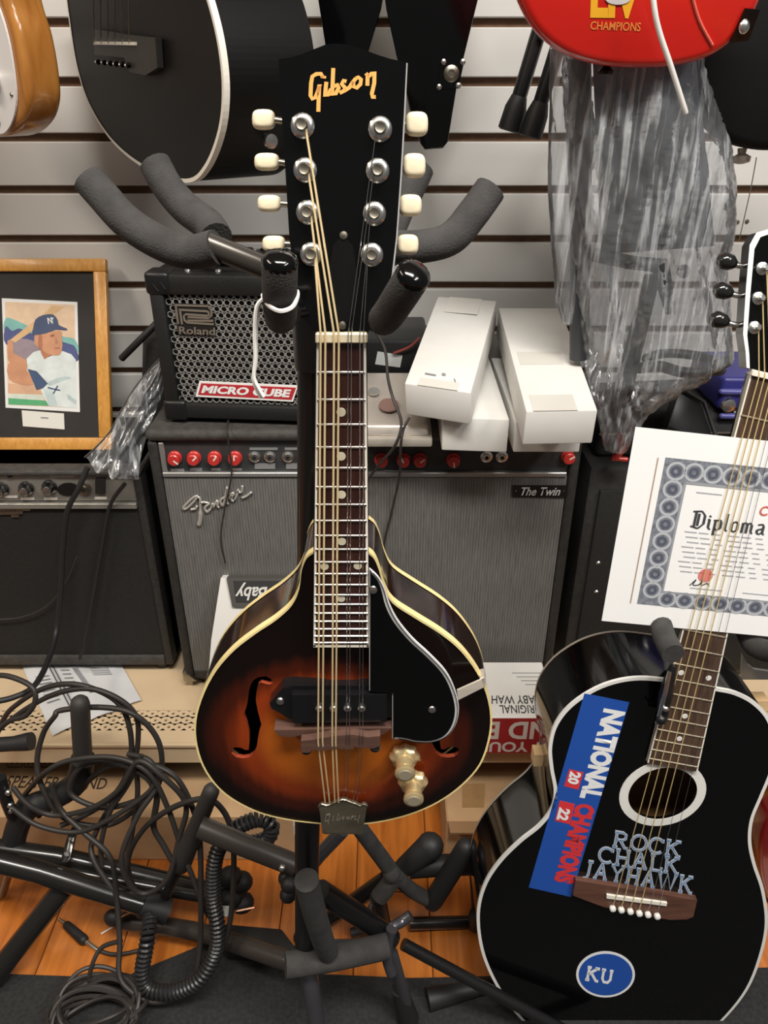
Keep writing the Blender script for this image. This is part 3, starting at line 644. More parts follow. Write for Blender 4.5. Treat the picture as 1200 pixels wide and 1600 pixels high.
q0 = P(1108, 690, 1.16); q1 = P(1215, 590, 1.16)
box('shell', (q0.x, 1.16, .782), (q1.x, 1.30, q1.z), BLUE, bu, .008, 3)
for py in (612, 650): 
    a = P(1128, py, 1.158); b = P(1190, py+1, 1.158); tube('rib', [a, b], .005, M('blue_plastic_light', (.09, .09, .30), .3), bu, 8, rounded=True)
lathe('latch', [(.012, 0), (.011, .006), (.005, .008)], P(1137, 632, 1.16), (0, -1, 0), CHROME, bu, 14)
# ---------------- hanging plastic bag with a stand folded inside
BY = 1.08
def bag(name, label, left, right, tmin, tmax, depth, seed, rows=150, cols=120, amp=.012):
    def interp(tab, y):
        for (y0, x0), (y1, x1) in zip(tab, tab[1:]):
            if y <= y1: return x0 + (x1-x0)*(y-y0)/(y1-y0)
        return tab[-1][1]
    vs = []; fs = []
    for j in range(rows+1):
        py = tmin + (tmax-tmin)*j/rows; xl_, xr_ = interp(left, py), interp(right, py)
        cx = (xl_+xr_)/2; hw = (xr_-xl_)/2
        for i in range(cols):
            a = 2*math.pi*i/cols; sx_ = math.cos(a); y = BY - math.sin(a)*depth*min(1, hw/90)
            p = P(cx+hw*sx_, py, BY); p = V((p.x, y, p.z))
            q = V((p.x*34+p.z*9, p.y*20, p.z*3+seed)); d = noise.noise(q)*amp + (.5-abs(noise.noise(V((p.x*75+p.z*26, p.y*30, p.z*7+seed*2)))))*amp*1.3 + (.5-abs(noise.noise(V((p.x*150-p.z*50, p.y*50, p.z*16+seed*3)))))*amp*.7
            vs.append(p + V((sx_*.4, -math.sin(a), 0))*d)
    for j in range(rows):
        for i in range(cols): k = (i+1) % cols; fs.append((j*cols+i, j*cols+k, (j+1)*cols+k, (j+1)*cols+i))
    return vs, fs
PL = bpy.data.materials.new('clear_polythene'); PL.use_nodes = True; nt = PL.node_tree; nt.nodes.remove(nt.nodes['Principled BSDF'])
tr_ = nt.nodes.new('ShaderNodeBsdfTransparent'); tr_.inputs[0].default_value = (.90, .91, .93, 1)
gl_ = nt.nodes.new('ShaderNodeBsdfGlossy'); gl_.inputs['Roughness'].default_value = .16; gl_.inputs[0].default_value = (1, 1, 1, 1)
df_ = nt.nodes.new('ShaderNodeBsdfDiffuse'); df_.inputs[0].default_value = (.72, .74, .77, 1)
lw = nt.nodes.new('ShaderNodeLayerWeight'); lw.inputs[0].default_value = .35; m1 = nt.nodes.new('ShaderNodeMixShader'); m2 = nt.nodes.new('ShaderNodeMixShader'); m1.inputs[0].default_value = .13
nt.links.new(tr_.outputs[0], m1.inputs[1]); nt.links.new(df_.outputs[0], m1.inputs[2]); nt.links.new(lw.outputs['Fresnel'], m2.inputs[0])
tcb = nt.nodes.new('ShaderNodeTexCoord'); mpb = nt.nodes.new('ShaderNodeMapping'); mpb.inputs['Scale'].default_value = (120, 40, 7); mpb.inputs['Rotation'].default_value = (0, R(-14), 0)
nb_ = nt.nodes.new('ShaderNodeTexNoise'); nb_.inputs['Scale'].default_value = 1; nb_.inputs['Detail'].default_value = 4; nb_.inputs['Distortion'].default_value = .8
rb2 = nt.nodes.new('ShaderNodeValToRGB'); eb = rb2.color_ramp.elements; eb[0].position = .49; eb[0].color = (.11, .11, .11, 1); eb[1].position = .72; eb[1].color = (.55, .55, .55, 1)  # whitish streaks in the film colour stand in for highlights on the wrinkles
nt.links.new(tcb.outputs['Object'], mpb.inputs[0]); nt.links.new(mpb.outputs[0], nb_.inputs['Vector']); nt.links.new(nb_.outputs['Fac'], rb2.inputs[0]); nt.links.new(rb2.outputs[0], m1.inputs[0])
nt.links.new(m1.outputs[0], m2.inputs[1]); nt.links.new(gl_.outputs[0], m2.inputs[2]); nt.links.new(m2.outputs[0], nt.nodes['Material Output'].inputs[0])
bgt = thing('plastic_bag', 'crumpled clear plastic bag hanging on the slatwall', 'bag', tuple(P(1000, 690, BY)))
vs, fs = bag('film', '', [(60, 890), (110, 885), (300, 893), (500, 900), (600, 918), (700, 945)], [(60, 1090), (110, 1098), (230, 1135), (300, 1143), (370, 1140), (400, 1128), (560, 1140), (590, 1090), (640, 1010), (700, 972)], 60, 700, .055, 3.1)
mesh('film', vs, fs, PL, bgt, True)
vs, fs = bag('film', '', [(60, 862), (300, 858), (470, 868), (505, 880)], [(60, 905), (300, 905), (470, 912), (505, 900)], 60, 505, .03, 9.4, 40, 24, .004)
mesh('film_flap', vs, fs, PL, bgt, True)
ST = M('gunmetal', (.030, .032, .036), .45)
bs = thing('bagged_stand', 'folded dark grey music stand wrapped inside the clear plastic bag', 'stand', tuple(P(965, 680, BY)))
DP = M('slate_panel', (.11, .125, .145), .5, var=.15, scale=12)
slab('desk_panel', TP([(925, 40, BY-.02), (1085, 40, BY-.02), (1118, 385, BY-.005), (940, 398, BY-.005)]), (0, .006, 0), DP, bs, .002)
slab('desk_panel', TP([(948, 335, BY-.028), (995, 335, BY-.028), (985, 380, BY-.028), (945, 380, BY-.028)]), (0, .004, 0), M('slate_light', (.14, .17, .19), .4), bs)
tube('rail', TP([(906, 90, BY), (908, 300, BY), (905, 560, BY)]), .014, ST, bs, 10)
slab('leg', TP([(1010, 430, BY-.03), (1034, 430, BY-.03), (975, 672, BY-.01), (950, 650, BY-.01)]), (0, .012, 0), ST, bs, .003)
tube('leg', TP([(928, 398, BY-.03), (985, 410, BY-.035), (1035, 415, BY-.04)]), .009, ST, bs, 10, 5)
tube('hinge', TP([(1030, 410, BY-.04), (1040, 450, BY-.04), (1044, 490, BY-.04)]), [.012, .010, .004], ST, bs, 10)
tube('foot_hook', TP([(1000, 575, BY-.03), (1030, 572, BY-.035), (1070, 582, BY-.035), (1126, 578, BY-.03)]), .008, ST, bs, 10, 6, rounded=True)
tube('foot_hook', TP([(1010, 560, BY-.0), (1040, 552, BY+.02), (1090, 556, BY+.02), (1120, 566, BY)]), .007, ST, bs, 10, 6, rounded=True)
ball('knob', P(1068, 424, BY-.03), .009, ST, bs)
# ================================================================ INSTRUMENTS HUNG ON THE WALL
def hook(parent, p):
    """slatwall hook carrying a hung instrument, out of the picture above"""
    tube('wall_hook', [V((p.x, WY, p.z)), V((p.x, p.y, p.z)), V((p.x, p.y-.03, p.z+.02))], .005, CHROME, parent, 8)
def flatbody(parent, outline, depth_vec, mats, inset=.0, names=('body',), bind=None, bindw=.006, bev=.0):
    """front outline (3D list) -> front, rim, back as one shell; optional binding band"""
    o = plate(names[0], [outline], depth_vec, mats, parent)
    if bind:
        d = V(depth_vec).normalized(); c = sum(outline, V((0, 0, 0)))/len(outline)
        vs = []; fs = []; n = len(outline)
        for p in outline:
            q = p + (p-c).normalized()*.0012; vs += [q - d*.0008, q + d*bindw, p - (p-c).normalized()*bindw*.55 - d*.0008]
        for i in range(n):
            j = (i+1) % n; fs += [(3*i, 3*j, 3*j+1, 3*i+1), (3*i, 3*i+2, 3*j+2, 3*j)]
        mesh('binding', vs, fs, bind, parent)
    return o
# ---- black acoustic, turned on its hook
ba = thing('acoustic_guitar', 'satin black acoustic guitar with white binding hung high on the slatwall', 'guitar', (-.32, 1.14, 1.1))
by = R(53)
e1 = V((math.cos(by), math.sin(by), 0)); bn = V((-math.sin(by), math.cos(by), 0))*-1  # e1 across the face, bn = facing out
bn = V((math.sin(by), -math.cos(by), 0)); e1 = V((math.cos(by), math.sin(by), 0))
# face turned to the left of the picture: normal points left and to the viewer
bn = V((-math.sin(by), -math.cos(by), 0)); e1 = V((math.cos(by), -math.sin(by), 0))
bp0 = P(228, 120, 1.10); bpl = (bp0, bn)
BK = M('satin_black_lacquer', (.0030, .0028, .0028), .5, spec=.22)
fo = [(104, -30), (110, 40), (122, 110), (143, 170), (180, 225), (232, 265), (292, 284), (322, 262), (344, 205), (350, 140), (343, 70), (326, 0), (300, -70), (300, -120), (318, -180), (310, -250), (270, -290), (225, -300), (180, -290), (150, -250), (140, -190), (150, -120), (125, -80)]
fo3 = [PP(q.x, q.y, bpl) for q in catm([V((a, b, 0)) for a, b in fo], 6, True)]
flatbody(ba, fo3, -bn*.115, BK, bind=IVORY, bindw=.0065)
br = plate('bridge', [[PP(*q, bpl)+bn*.001 for q in ((156, 46), (205, 54), (254, 60), (257, 106), (238, 118), (213, 112), (205, 90), (158, 86))]], bn*.008, M('ebony', (.020, .017, .015), .5, var=.3, scale=40), ba)
plate('saddle', [[PP(*q, bpl)+bn*.009 for q in ((160, 65), (225, 66), (225, 71), (160, 70))]], bn*.003, IVORY, br)
for k in range(6):
    c = PP(166+9.5*k, 97+1*k, bpl)+bn*.009; pin = lathe('bridge_pin', [(.0032, 0), (.0034, .004), (.0012, .006)], c, bn, BLK, br, 10)
    lathe('pin_dot', [(.0016, .0055), (.001, .0066)], c, bn, IVORY, pin, 8)
    tube('string', [PP(162+11*k, 68, bpl)+bn*.0125, PP(158+12*k, -250, bpl)+bn*.013], .0006, NICKEL, ba, 5)
ep = PP(341, 222, bpl) - bn*.062
lathe('strap_button', [(.004, 0), (.004, .006), (.0085, .008), (.008, .012), (.003, .013)], ep, V((.55, -.8, -.1)), CHROME, ba, 14)
hook(ba, V((bp0.x, 1.16, 1.66)))
# ---- natural wood electric, corner
ne = thing('electric_guitar', 'natural honey wood electric guitar with white pickguard at the upper left', 'guitar', (-.55, 1.1, 1.1))
NW = wood('honey_maple', (.46, .20, .045), (.33, .12, .022), 'Z', 10, .22, .5, stretch=6)
ny = R(38); nn_ = V((-math.sin(ny), -math.cos(ny), 0)); np0 = P(20, 120, 1.05); npl = (np0, nn_)
no = [(-150, 60), (-120, 150), (-60, 205), (0, 214), (30, 196), (42, 160), (38, 110), (26, 50), (10, 0), (0, -60), (20, -130), (10, -190), (-60, -210), (-130, -160), (-150, -80)]
no3 = [PP(q.x, q.y, npl) for q in catm([V((a, b, 0)) for a, b in no], 6, True)]
# rounded slab body: stacked outline rings
def roundbody(name, loop, off, mat, parent, r=.010):
    c = sum(loop, V((0, 0, 0)))/len(loop); n = len(loop); off = V(off); d = off.normalized(); dep = off.length
    rings = []
    for a in range(5):
        t = R(90*a/4); rings.append((r*(1-math.sin(t)), r*(1-math.cos(t))))
    rings += [(i_, dep-h_) for i_, h_ in reversed(rings)]
    vs = []; fs = []
    nor = (loop[1]-loop[0]).cross(d)
    for ins, h in rings:
        for i in range(n):
            tg = (loop[(i+1) % n]-loop[i-1]).normalized(); o_ = tg.cross(d).normalized()
            if o_.dot(loop[i]-c) < 0: o_ = -o_
            vs.append(loop[i] - o_*ins + d*h)
    for j in range(len(rings)-1):
        for i in range(n): k = (i+1) % n; fs.append((j*n+i, j*n+k, (j+1)*n+k, (j+1)*n+i))
    first = [vs[i] for i in range(n)]; tri = tessellate_polygon([first]); m_ = (len(rings)-1)*n
    fs += [tuple(t) for t in tri] + [tuple(m_+i for i in reversed(t)) for t in tri]
    o = mesh(name, vs, fs, mat, parent, True); o.data.set_sharp_from_angle(angle=R(40)); return o
roundbody('body', no3, -nn_*.048, NW, ne, .009)
pgp = [(-130, 40), (-90, 130), (-40, 190), (0, 209), (18, 198), (28, 165), (26, 120), (16, 60), (0, 8), (-30, -60), (-90, -60)]
plate('pickguard', [[PP(q.x, q.y, npl)+nn_*.0005 for q in catm([V((a, b, 0)) for a, b in pgp], 5, True)]], nn_*.0025, M('white_pickguard', (.74, .72, .71), .3), ne)
c = PP(-4, 126, npl)+nn_*.003; lathe('volume_knob', [(.013, 0), (.0125, .010), (.0115, .018), (.009, .0195), (.002, .020)], c, nn_, CHROME, ne, 20)
lathe('pickguard_screw', [(.003, 0), (.002, .0015)], PP(22, 148, npl)+nn_*.003, nn_, NICKEL, ne, 8)
lathe('tone_knob', [(.006, 0), (.005, .003)], PP(0, 190, npl)+nn_*.003, nn_, RUB, ne, 12)
hook(ne, V((np0.x-.05, 1.2, 1.55)))
# ---- black pointed V guitar
vg = thing('v_shaped_guitar', 'glossy black V shaped electric guitar hung behind the mandolin headstock', 'guitar', (.02, 1.2, 1.1))
vy = 1.20; vpl_ = vplane(vy)
vo = [(484, -60), (497, 0), (508, 70), (520, 180), (530, 215), (548, 215), (556, 190), (568, 90), (592, 10), (600, -20), (607, 10), (625, 92), (640, 170), (657, 225), (664, 234), (692, 232), (700, 222), (715, 130), (747, 0), (760, -60), (700, -220), (650, -330), (600, -330), (545, -220)]
roundbody('body', [PP(*q, vpl_) for q in vo], V((0, .036, 0)), BLK, vg, .003)
jp = plate('jack_plate', [[PP(*q, vpl_)+V((0, -.0005, 0)) for q in ((690, 92), (726, 92), (716, 138), (683, 138))]], (0, -.002, 0), BLK, vg)
for q in ((693, 97), (723, 97), (686, 136), (716, 134)): lathe('screw', [(.0042, 0), (.0035, .0015), (.001, .0025)], PP(*q, vpl_)+V((0, -.002, 0)), (0, -1, 0), CHROME, jp, 10)
lathe('jack_socket', [(.0105, 0), (.0105, .002), (.007, .004), (.0045, .0042), (.0042, .003)], PP(705, 115, vpl_)+V((0, -.002, 0)), (0, -1, 0), NICKEL, jp, 16)
hook(vg, V((0, 1.2, 1.62)))
# ---- red electric with champions sticker
rg = thing('electric_guitar', 'bright red electric guitar body with a champions sticker and white tremolo arm', 'guitar', (.35, 1.0, 1.25))
ry = .98; rn = V((.0, -.97, -.24)).normalized(); rpl = (P(960, 60, ry), rn)
RED = M('red_lacquer', (.62, .018, .012), .22, coat=.6)
ro = [(803, -20), (822, 30), (850, 66), (890, 92), (940, 106), (1000, 110), (1060, 106), (1115, 90), (1160, 55), (1192, 0), (1200, -60), (1175, -140), (1185, -230), (1150, -320), (1060, -300), (950, -320), (850, -300), (815, -220), (830, -140), (795, -80)]
ro3 = [PP(q.x, q.y, rpl) for q in catm([V((a, b, 0)) for a, b in ro], 6, True)]
roundbody('body', ro3, -rn*.044, RED, rg, .012)
YEL = M('yellow_print', (.85, .42, .02), .5); 
textpx('sticker_numeral', 'LIV', rpl, ((924, -40), (1003, -40), (1000, 29), (922, 28)), YEL, rg, bold=.05)
textpx('sticker_word', 'CHAMPIONS', rpl, ((923, 33), (1002, 35), (1000, 49), (922, 46)), M('red_yellow_print', (.75, .25, .05), .5), rg, bold=.012)
plate('sticker_ball', [[PP(965+20*math.cos(a), -3+10*math.sin(a), rpl)+rn*.001 for a in [i*R(24) for i in range(15)]]], rn*.0004, M('grey_print', (.62, .6, .6), .5), rg)
tube('tremolo_arm', [PP(1005, -60, rpl)+rn*.03, PP(1009, 0, rpl)+rn*.035, PP(1017, 38, rpl)+rn*.035, PP(1035, 90, rpl)+rn*.034, PP(1059, 162, rpl)+rn*.032], .0029, WHITE, rg, 10, 5, rounded=True)
tube('pickguard_edge', [PP(1078, -20, rpl)+rn*.001, PP(1092, 30, rpl)+rn*.001, PP(1113, 70, rpl)+rn*.001], .0016, M('pink_edge', (.72, .14, .10), .4), rg, 6, 4)
jr = plate('jack_plate', [[PP(*q, rpl)+rn*.001 for q in ((1163, 12), (1186, 14), (1168, 62), (1138, 66))]], rn*.003, BLK, rg)
ball('jack_tip', PP(1160, 40, rpl)+rn*.005, .006, CHROME, jr, (1, .6, 1.2))
lathe('strap_button', [(.005, 0), (.004, .004), (.009, .009), (.008, .012)], PP(954, 104, rpl)-rn*.02, (0, 0, -1), BLK, rg, 12)
hook(rg, V((.35, 1.05, 1.75)))
# ---- black body at the right edge
kb_ = thing('electric_guitar', 'black electric guitar body hanging at the upper right corner', 'guitar', (.6, 1.05, 1.1))
kpl = vplane(1.06)
ko = [(1085, 80), (1088, 130), (1098, 175), (1120, 208), (1160, 230), (1210, 236), (1260, 226), (1310, 190), (1335, 120), (1330, 40), (1300, -40), (1240, -60), (1180, -40), (1120, 20)]
roundbody('body', [PP(q.x, q.y, kpl) for q in catm([V((a, b, 0)) for a, b in ko], 5, True)], V((0, .045, 0)), M('matt_black', (.0018, .0018, .0018), .6, spec=.2), kb_, .012)
lathe('strap_button', [(.006, 0), (.005, .006), (.012, .010), (.011, .016), (.004, .018)], P(1160, 232, 1.08), (0, -.2, -1), M('aged_nickel', (.42, .34, .28), .4, metal=1), kb_, 14)
tube('loose_string', TP([(1182, 246, 1.08), (1172, 300, 1.1), (1155, 375, 1.15)]), .0007, NICKEL, kb_, 5, 4)
hook(kb_, V((.62, 1.08, 1.5)))
# ---- tripod legs hanging from above
tl = thing('hanging_tripod', 'black tripod hanging head down with two rubber tipped legs', 'tripod', tuple(P(830, 210, 1.2)))
for a, b, Y in (((845, 40), (795, 205), 1.21), ((882, 40), (828, 215), 1.19)):
    p, q = P(*a, Y), P(*b, Y); lg = tube('leg', [p, q], .0105, TUBEM, tl, 12)
    d = (q-p).normalized(); tube('rubber_tip', [q-d*.045, q-d*.03, q-d*.002, q], [.011, .0155, .0165, .013], RUB, lg, 12)
tube('hub', TP([(840, 42, 1.20), (890, 42, 1.20)]), .016, TUBEM, tl, 12)
tube('centre_post', [P(866, 42, 1.2), P(900, -160, 1.2)], .012, TUBEM, tl, 12)
for i, (px, py) in enumerate(((1152, 347), (1167, 346))):
    tag(lathe('wall_screw', [(.004, 0), (.0035, .0015), (.001, .002)], P(px, py, WY), (0, -1, 0), NICKEL, None, 8), ('left' if i == 0 else 'right') + ' one of two small dark screw heads in the slatwall', 'screw', 'screw heads in the slatwall')
# ================================================================ MANDOLIN
MY = .48; MD = .052
mn = thing('electric_mandolin', 'sunburst teardrop electric mandolin with black pickguard hanging on the foam padded stand', 'mandolin', tuple(P(537, 1288, MY)))
mo_ = [(490, 862), (479, 870), (471, 889), (467, 918), (455, 944), (430, 967), (400, 987), (365, 1014), (336, 1047), (316, 1085), (305, 1125), (307, 1165), (322, 1205), (352, 1240), (400, 1267), (450, 1280), (500, 1286), (540, 1288), (590, 1284), (640, 1272), (684, 1253), (722, 1226), (750, 1194), (764, 1156), (768, 1120), (762, 1085), (747, 1050), (721, 1015), (690, 989), (650, 964), (614, 940), (600, 915), (593, 890), (585, 871), (575, 862)]
mpx = spline2(mo_, 4, False); n = len(mpx)
mf = [P(a, b, MY) for a, b in mpx]
def band(name, y0, y1, grow, mat, parent, inner=0):
    c = P(537, 1130, MY); vs = []; fs = []; m = len(mf)
    for p in mf:
        q = p + (p-c).normalized()*grow; vs += [V((q.x, MY+y0, q.z)), V((q.x, MY+y1, q.z))]
        if inner: i_ = p - (p-c).normalized()*inner; vs.append(V((i_.x, MY+y0, i_.z)))
    s = 3 if inner else 2
    for i in range(m):
        j = (i+1) % m; fs.append((s*i, s*j, s*j+1, s*i+1))
        if inner: fs.append((s*i, s*i+2, s*j+2, s*j))
    o = mesh(name, vs, fs, mat, parent, True); o.data.set_sharp_from_angle(angle=R(40)); return o
RIM = wood('dark_mahogany_lacquer', (.022, .007, .004), (.008, .003, .002), 'X', 8, .12, .6)
band('rim', .004, MD-.004, 0, RIM, mn)
band('binding', -.0006, .0062, .0006, BIND, mn, .0012); band('binding', MD-.005, MD+.0006, .0006, BIND, mn)
# arched top, hollow, with cut sound holes
SB = bpy.data.materials.new('sunburst_lacquer'); SB.use_nodes = True; nt = SB.node_tree; b = nt.nodes['Principled BSDF']
b.inputs['Roughness'].default_value = .22; b.inputs['Coat Weight'].default_value = .35; b.inputs['Specular IOR Level'].default_value = .3; b.inputs['Coat Roughness'].default_value = .04
pc_ = P(528, 1170, MY-.01); rx_ = .127; rz_ = pc_.z - P(528, 1272, MY).z + .012
tc = nt.nodes.new('ShaderNodeTexCoord'); s1 = nt.nodes.new('ShaderNodeVectorMath'); s1.operation = 'SUBTRACT'; s1.inputs[1].default_value = (pc_.x, 0, pc_.z)
s2 = nt.nodes.new('ShaderNodeVectorMath'); s2.operation = 'MULTIPLY'; s2.inputs[1].default_value = (1/rx_, 0, 1/rz_)
s3 = nt.nodes.new('ShaderNodeVectorMath'); s3.operation = 'LENGTH'; rp_ = nt.nodes.new('ShaderNodeValToRGB'); rp_.color_ramp.interpolation = 'EASE'
e = rp_.color_ramp.elements; e[0].position = 0; e[0].color = (.60, .185, .014, 1); e[1].position = 1; e[1].color = (.006, .003, .0025, 1)
for pos, col in ((.42, (.52, .13, .012)), (.68, (.27, .038, .006)), (.86, (.05, .008, .003))): x = e.new(pos); x.color = (*col, 1)
ns = nt.nodes.new('ShaderNodeTexNoise'); ns.inputs['Scale'].default_value = 14; mpn = nt.nodes.new('ShaderNodeMapping'); mpn.inputs['Scale'].default_value = (9, 1, .7)
ad = nt.nodes.new('ShaderNodeMath'); ad.operation = 'MULTIPLY_ADD'; ad.inputs[1].default_value = .10
nt.links.new(tc.outputs['Object'], s1.inputs[0]); nt.links.new(s1.outputs[0], s2.inputs[0]); nt.links.new(s2.outputs[0], s3.inputs[0])
nt.links.new(tc.outputs['Object'], mpn.inputs[0]); nt.links.new(mpn.outputs[0], ns.inputs['Vector']); nt.links.new(ns.outputs['Fac'], ad.inputs[0]); nt.links.new(s3.outputs['Value'], ad.inputs[2])
nt.links.new(ad.outputs[0], rp_.inputs[0]); nt.links.new(rp_.outputs[0], b.inputs['Base Color'])
CUT = M('red_cut_edge', (.28, .05, .022), .35, coat=.4)
cen = P(537, 1130, MY); K = 12; vs = []; fs = []; m = len(mf); ARCH = .011
def arch(t): t = min(1, max(0, t)); return ARCH*(t*t*(3-2*t))
for layer in (0, 1):
    for k in range(K):
        f = 1 - k/K
        for p in mf: q = cen + (p-cen)*f; vs.append(V((q.x, MY + .0005 + layer*.0042 - arch((k/K)*1.25 - .06), q.z)))
    vs.append(V((cen.x, MY + .0005 + layer*.0042 - ARCH, cen.z)))
LS = K*m+1
for layer in (0, 1):
    o_ = layer*LS
    for k in range(K-1):
        for i in range(m): j = (i+1) % m; fs.append((o_+k*m+i, o_+k*m+j, o_+(k+1)*m+j, o_+(k+1)*m+i))
    for i in range(m): fs.append((o_+(K-1)*m+i, o_+(K-1)*m+(i+1) % m, o_+K*m))
for i in range(m): j = (i+1) % m; fs.append((i, j, LS+j, LS+i))
topo = mesh('arched_top', vs, fs, [SB, CUT], mn, True)
fh = [(700, 250), (770, 238), (820, 262), (835, 290), (800, 305), (760, 300), (725, 292), (700, 310), (685, 370), (680, 450), (700, 540), (735, 655), (715, 700), (700, 780), (690, 860), (665, 920), (620, 960), (560, 975), (500, 970), (460, 940), (455, 900), (490, 880), (540, 878), (590, 895), (615, 890), (622, 820), (620, 740), (600, 660), (570, 585), (600, 490), (610, 400), (630, 320), (660, 275)]
fhp = [(280+a/5.715, 1020+b/5.715) for a, b in fh]
xm = P(537, 1130, MY-.006).x
cutL = [P(a, b_, MY-.006) for a, b_ in fhp]; cutR = [V((2*xm-p.x, p.y, p.z)) for p in cutL]
dg = None
for cl in (cutL, cutR):
    ct = plate('cutter', [[V((p.x, MY-.03, p.z)) for p in cl]], (0, .06, 0), CUT, None)
    ct.data.materials.clear(); ct.data.materials.append(SB); ct.data.materials.append(CUT); ct.data.polygons.foreach_set('material_index', [1]*len(ct.data.polygons))
    md = topo.modifiers.new('cut', 'BOOLEAN'); md.object = ct; md.operation = 'DIFFERENCE'; md.solver = 'EXACT'
    bpy.context.view_layer.update(); dg = bpy.context.evaluated_depsgraph_get()
    me = bpy.data.meshes.new_from_object(topo.evaluated_get(dg)); topo.modifiers.clear(); topo.data = me; bpy.data.objects.remove(ct)
topo.data.set_sharp_from_angle(angle=R(40))
# arched back
vs = []; fs = []
for k in range(6):
    for p in mf: q = cen + (p-cen)*(1-k/6); vs.append(V((q.x, MY+MD-.001+arch(k/5), q.z)))
vs.append(V((cen.x, MY+MD+ARCH, cen.z)))
for k in range(5):
    for i in range(m): j = (i+1) % m; fs.append((k*m+i, k*m+j, (k+1)*m+j, (k+1)*m+i))
for i in range(m): fs.append((5*m+i, 5*m+(i+1) % m, 6*m))
mesh('arched_back', vs, fs, RIM, mn, True)
# neck, fretboard
FB = .462
NK = M('neck_lacquer', (.010, .006, .005), .18, coat=.4)
vs = []; fs = []; rows = [(522, 493, 574, .014), (600, 492, 574, .016), (700, 491, 575, .017), (800, 490, 576, .019), (872, 490, 576, .030)]
for py, xa_, xb_, th_ in rows:
    a = P(xa_, py, FB+.006); b_ = P(xb_, py, FB+.006)
    for k in range(9):
        t = math.pi*k/8; vs.append(V(((a.x+b_.x)/2 - (b_.x-a.x)/2*math.cos(t), a.y + th_*math.sin(t), a.z)))
for j in range(len(rows)-1):
    for k in range(8): fs.append((j*9+k, j*9+k+1, (j+1)*9+k+1, (j+1)*9+k))
    fs.append((j*9, (j+1)*9, (j+1)*9+8, j*9+8))
fs += [tuple(range(9)), tuple(36+k for k in reversed(range(9)))]
mesh('neck', vs, fs, NK, mn, True).data.set_sharp_from_angle(angle=R(50))
ROSE = wood('rosewood_board', (.050, .016, .012), (.020, .008, .007), 'Z', 12, .35, .15, stretch=20)
fbo = [P(495, 536, FB), P(571.5, 536, FB), P(576.5, 1011, FB), P(490, 1011, FB)]
fbd = plate('fretboard', [fbo], (0, .0065, 0), ROSE, mn)
slab('fretboard_riser', [P(497, 880, FB+.0066), P(570, 880, FB+.0066), P(570, 1004, FB+.0066), P(497, 1004, FB+.0066)], (0, .009, 0), NK, mn)
for a, b_ in (((495, 536), (490, 1011)), ((568.5, 536), (573.3, 1011))):
    plate('fretboard_binding', [[P(a[0]-.3, a[1], FB-.0002), P(a[0]+3.2, a[1], FB-.0002), P(b_[0]+3.2, b_[1], FB-.0002), P(b_[0]-.3, b_[1], FB-.0002)]], (0, .0066, 0), IVORY, mn)
plate('fretboard_binding', [[P(490, 1008, FB-.0002), P(576, 1008, FB-.0002), P(576, 1011.5, FB-.0002), P(490, 1011.5, FB-.0002)]], (0, .0066, 0), IVORY, mn)
zn = P(533, 535, FB).z; zb_ = P(533, 1163, FB).z
for k in range(1, 21):
    z = zn + (zb_-zn)*(1-2**(-k/12)); t = (zn-z)/(zn-fbo[2].z)
    xl_ = fbo[0].x + (fbo[3].x-fbo[0].x)*t; xr_ = fbo[1].x + (fbo[2].x-fbo[1].x)*t
    if z < fbo[2].z+.0015: break
    tube('fret', [V((xl_+.0006, FB-.0002, z)), V((xr_-.0006, FB-.0002, z))], .00085, CHROME, mn, 6)
PEARL = M('pearl_dot', (.62, .58, .44), .25, coat=.4, var=.15, scale=90)
for x, y in ((533, 644), (533, 713), (533.5, 773), (534, 846), (507, 885), (559, 884), (533, 935)):
    lathe('inlay_dot', [(.0031, 0), (.0030, .0004)], P(x, y, FB), (0, -1, 0), PEARL, mn, 16)
nu = slab('nut', [P(492.5, 521, FB-.0025), P(574, 521, FB-.0025), P(574, 537, FB-.0025), P(492.5, 537, FB-.0025)], (0, .010, 0), CREAM, mn, .0008, 1)
# headstock, tilted back
ha = R(11); hn = V((0, -math.cos(ha), math.sin(ha))); hpl = (P(533, 521, FB+.001), hn); H = lambda x, y, d=0: PP(x, y, hpl) + hn*d
ho = [(435, 92), (452, 90), (470, 85), (490, 77), (508, 70), (520, 68), (533, 68.5), (546, 70), (565, 76), (588, 85), (610, 92), (635, 97), (631, 180), (626, 270), (619, 370), (612, 430), (600, 468), (585, 495), (575, 521), (492, 521), (486, 498), (470, 465), (459, 425), (452, 370), (446, 270), (440, 180)]
hs = plate('headstock', [[H(*q) for q in ho]], -hn*.0145, BLK, mn)
tube('headstock_edge', [H(634.5, 98, -.001), H(631, 180, -.001), H(626, 270, -.001), H(619, 370, -.001), H(613, 425, -.001)], .0009, M('bare_edge_highlight', (.40, .40, .40), .4), mn, 6)  # pale line along the bare edge, its highlight put into the colour
GO = M('gold_decal', (.75, .36, .09), .45)
gx = lambda l: [(420+a/4.286, 60+b/4.286) for a, b in l]
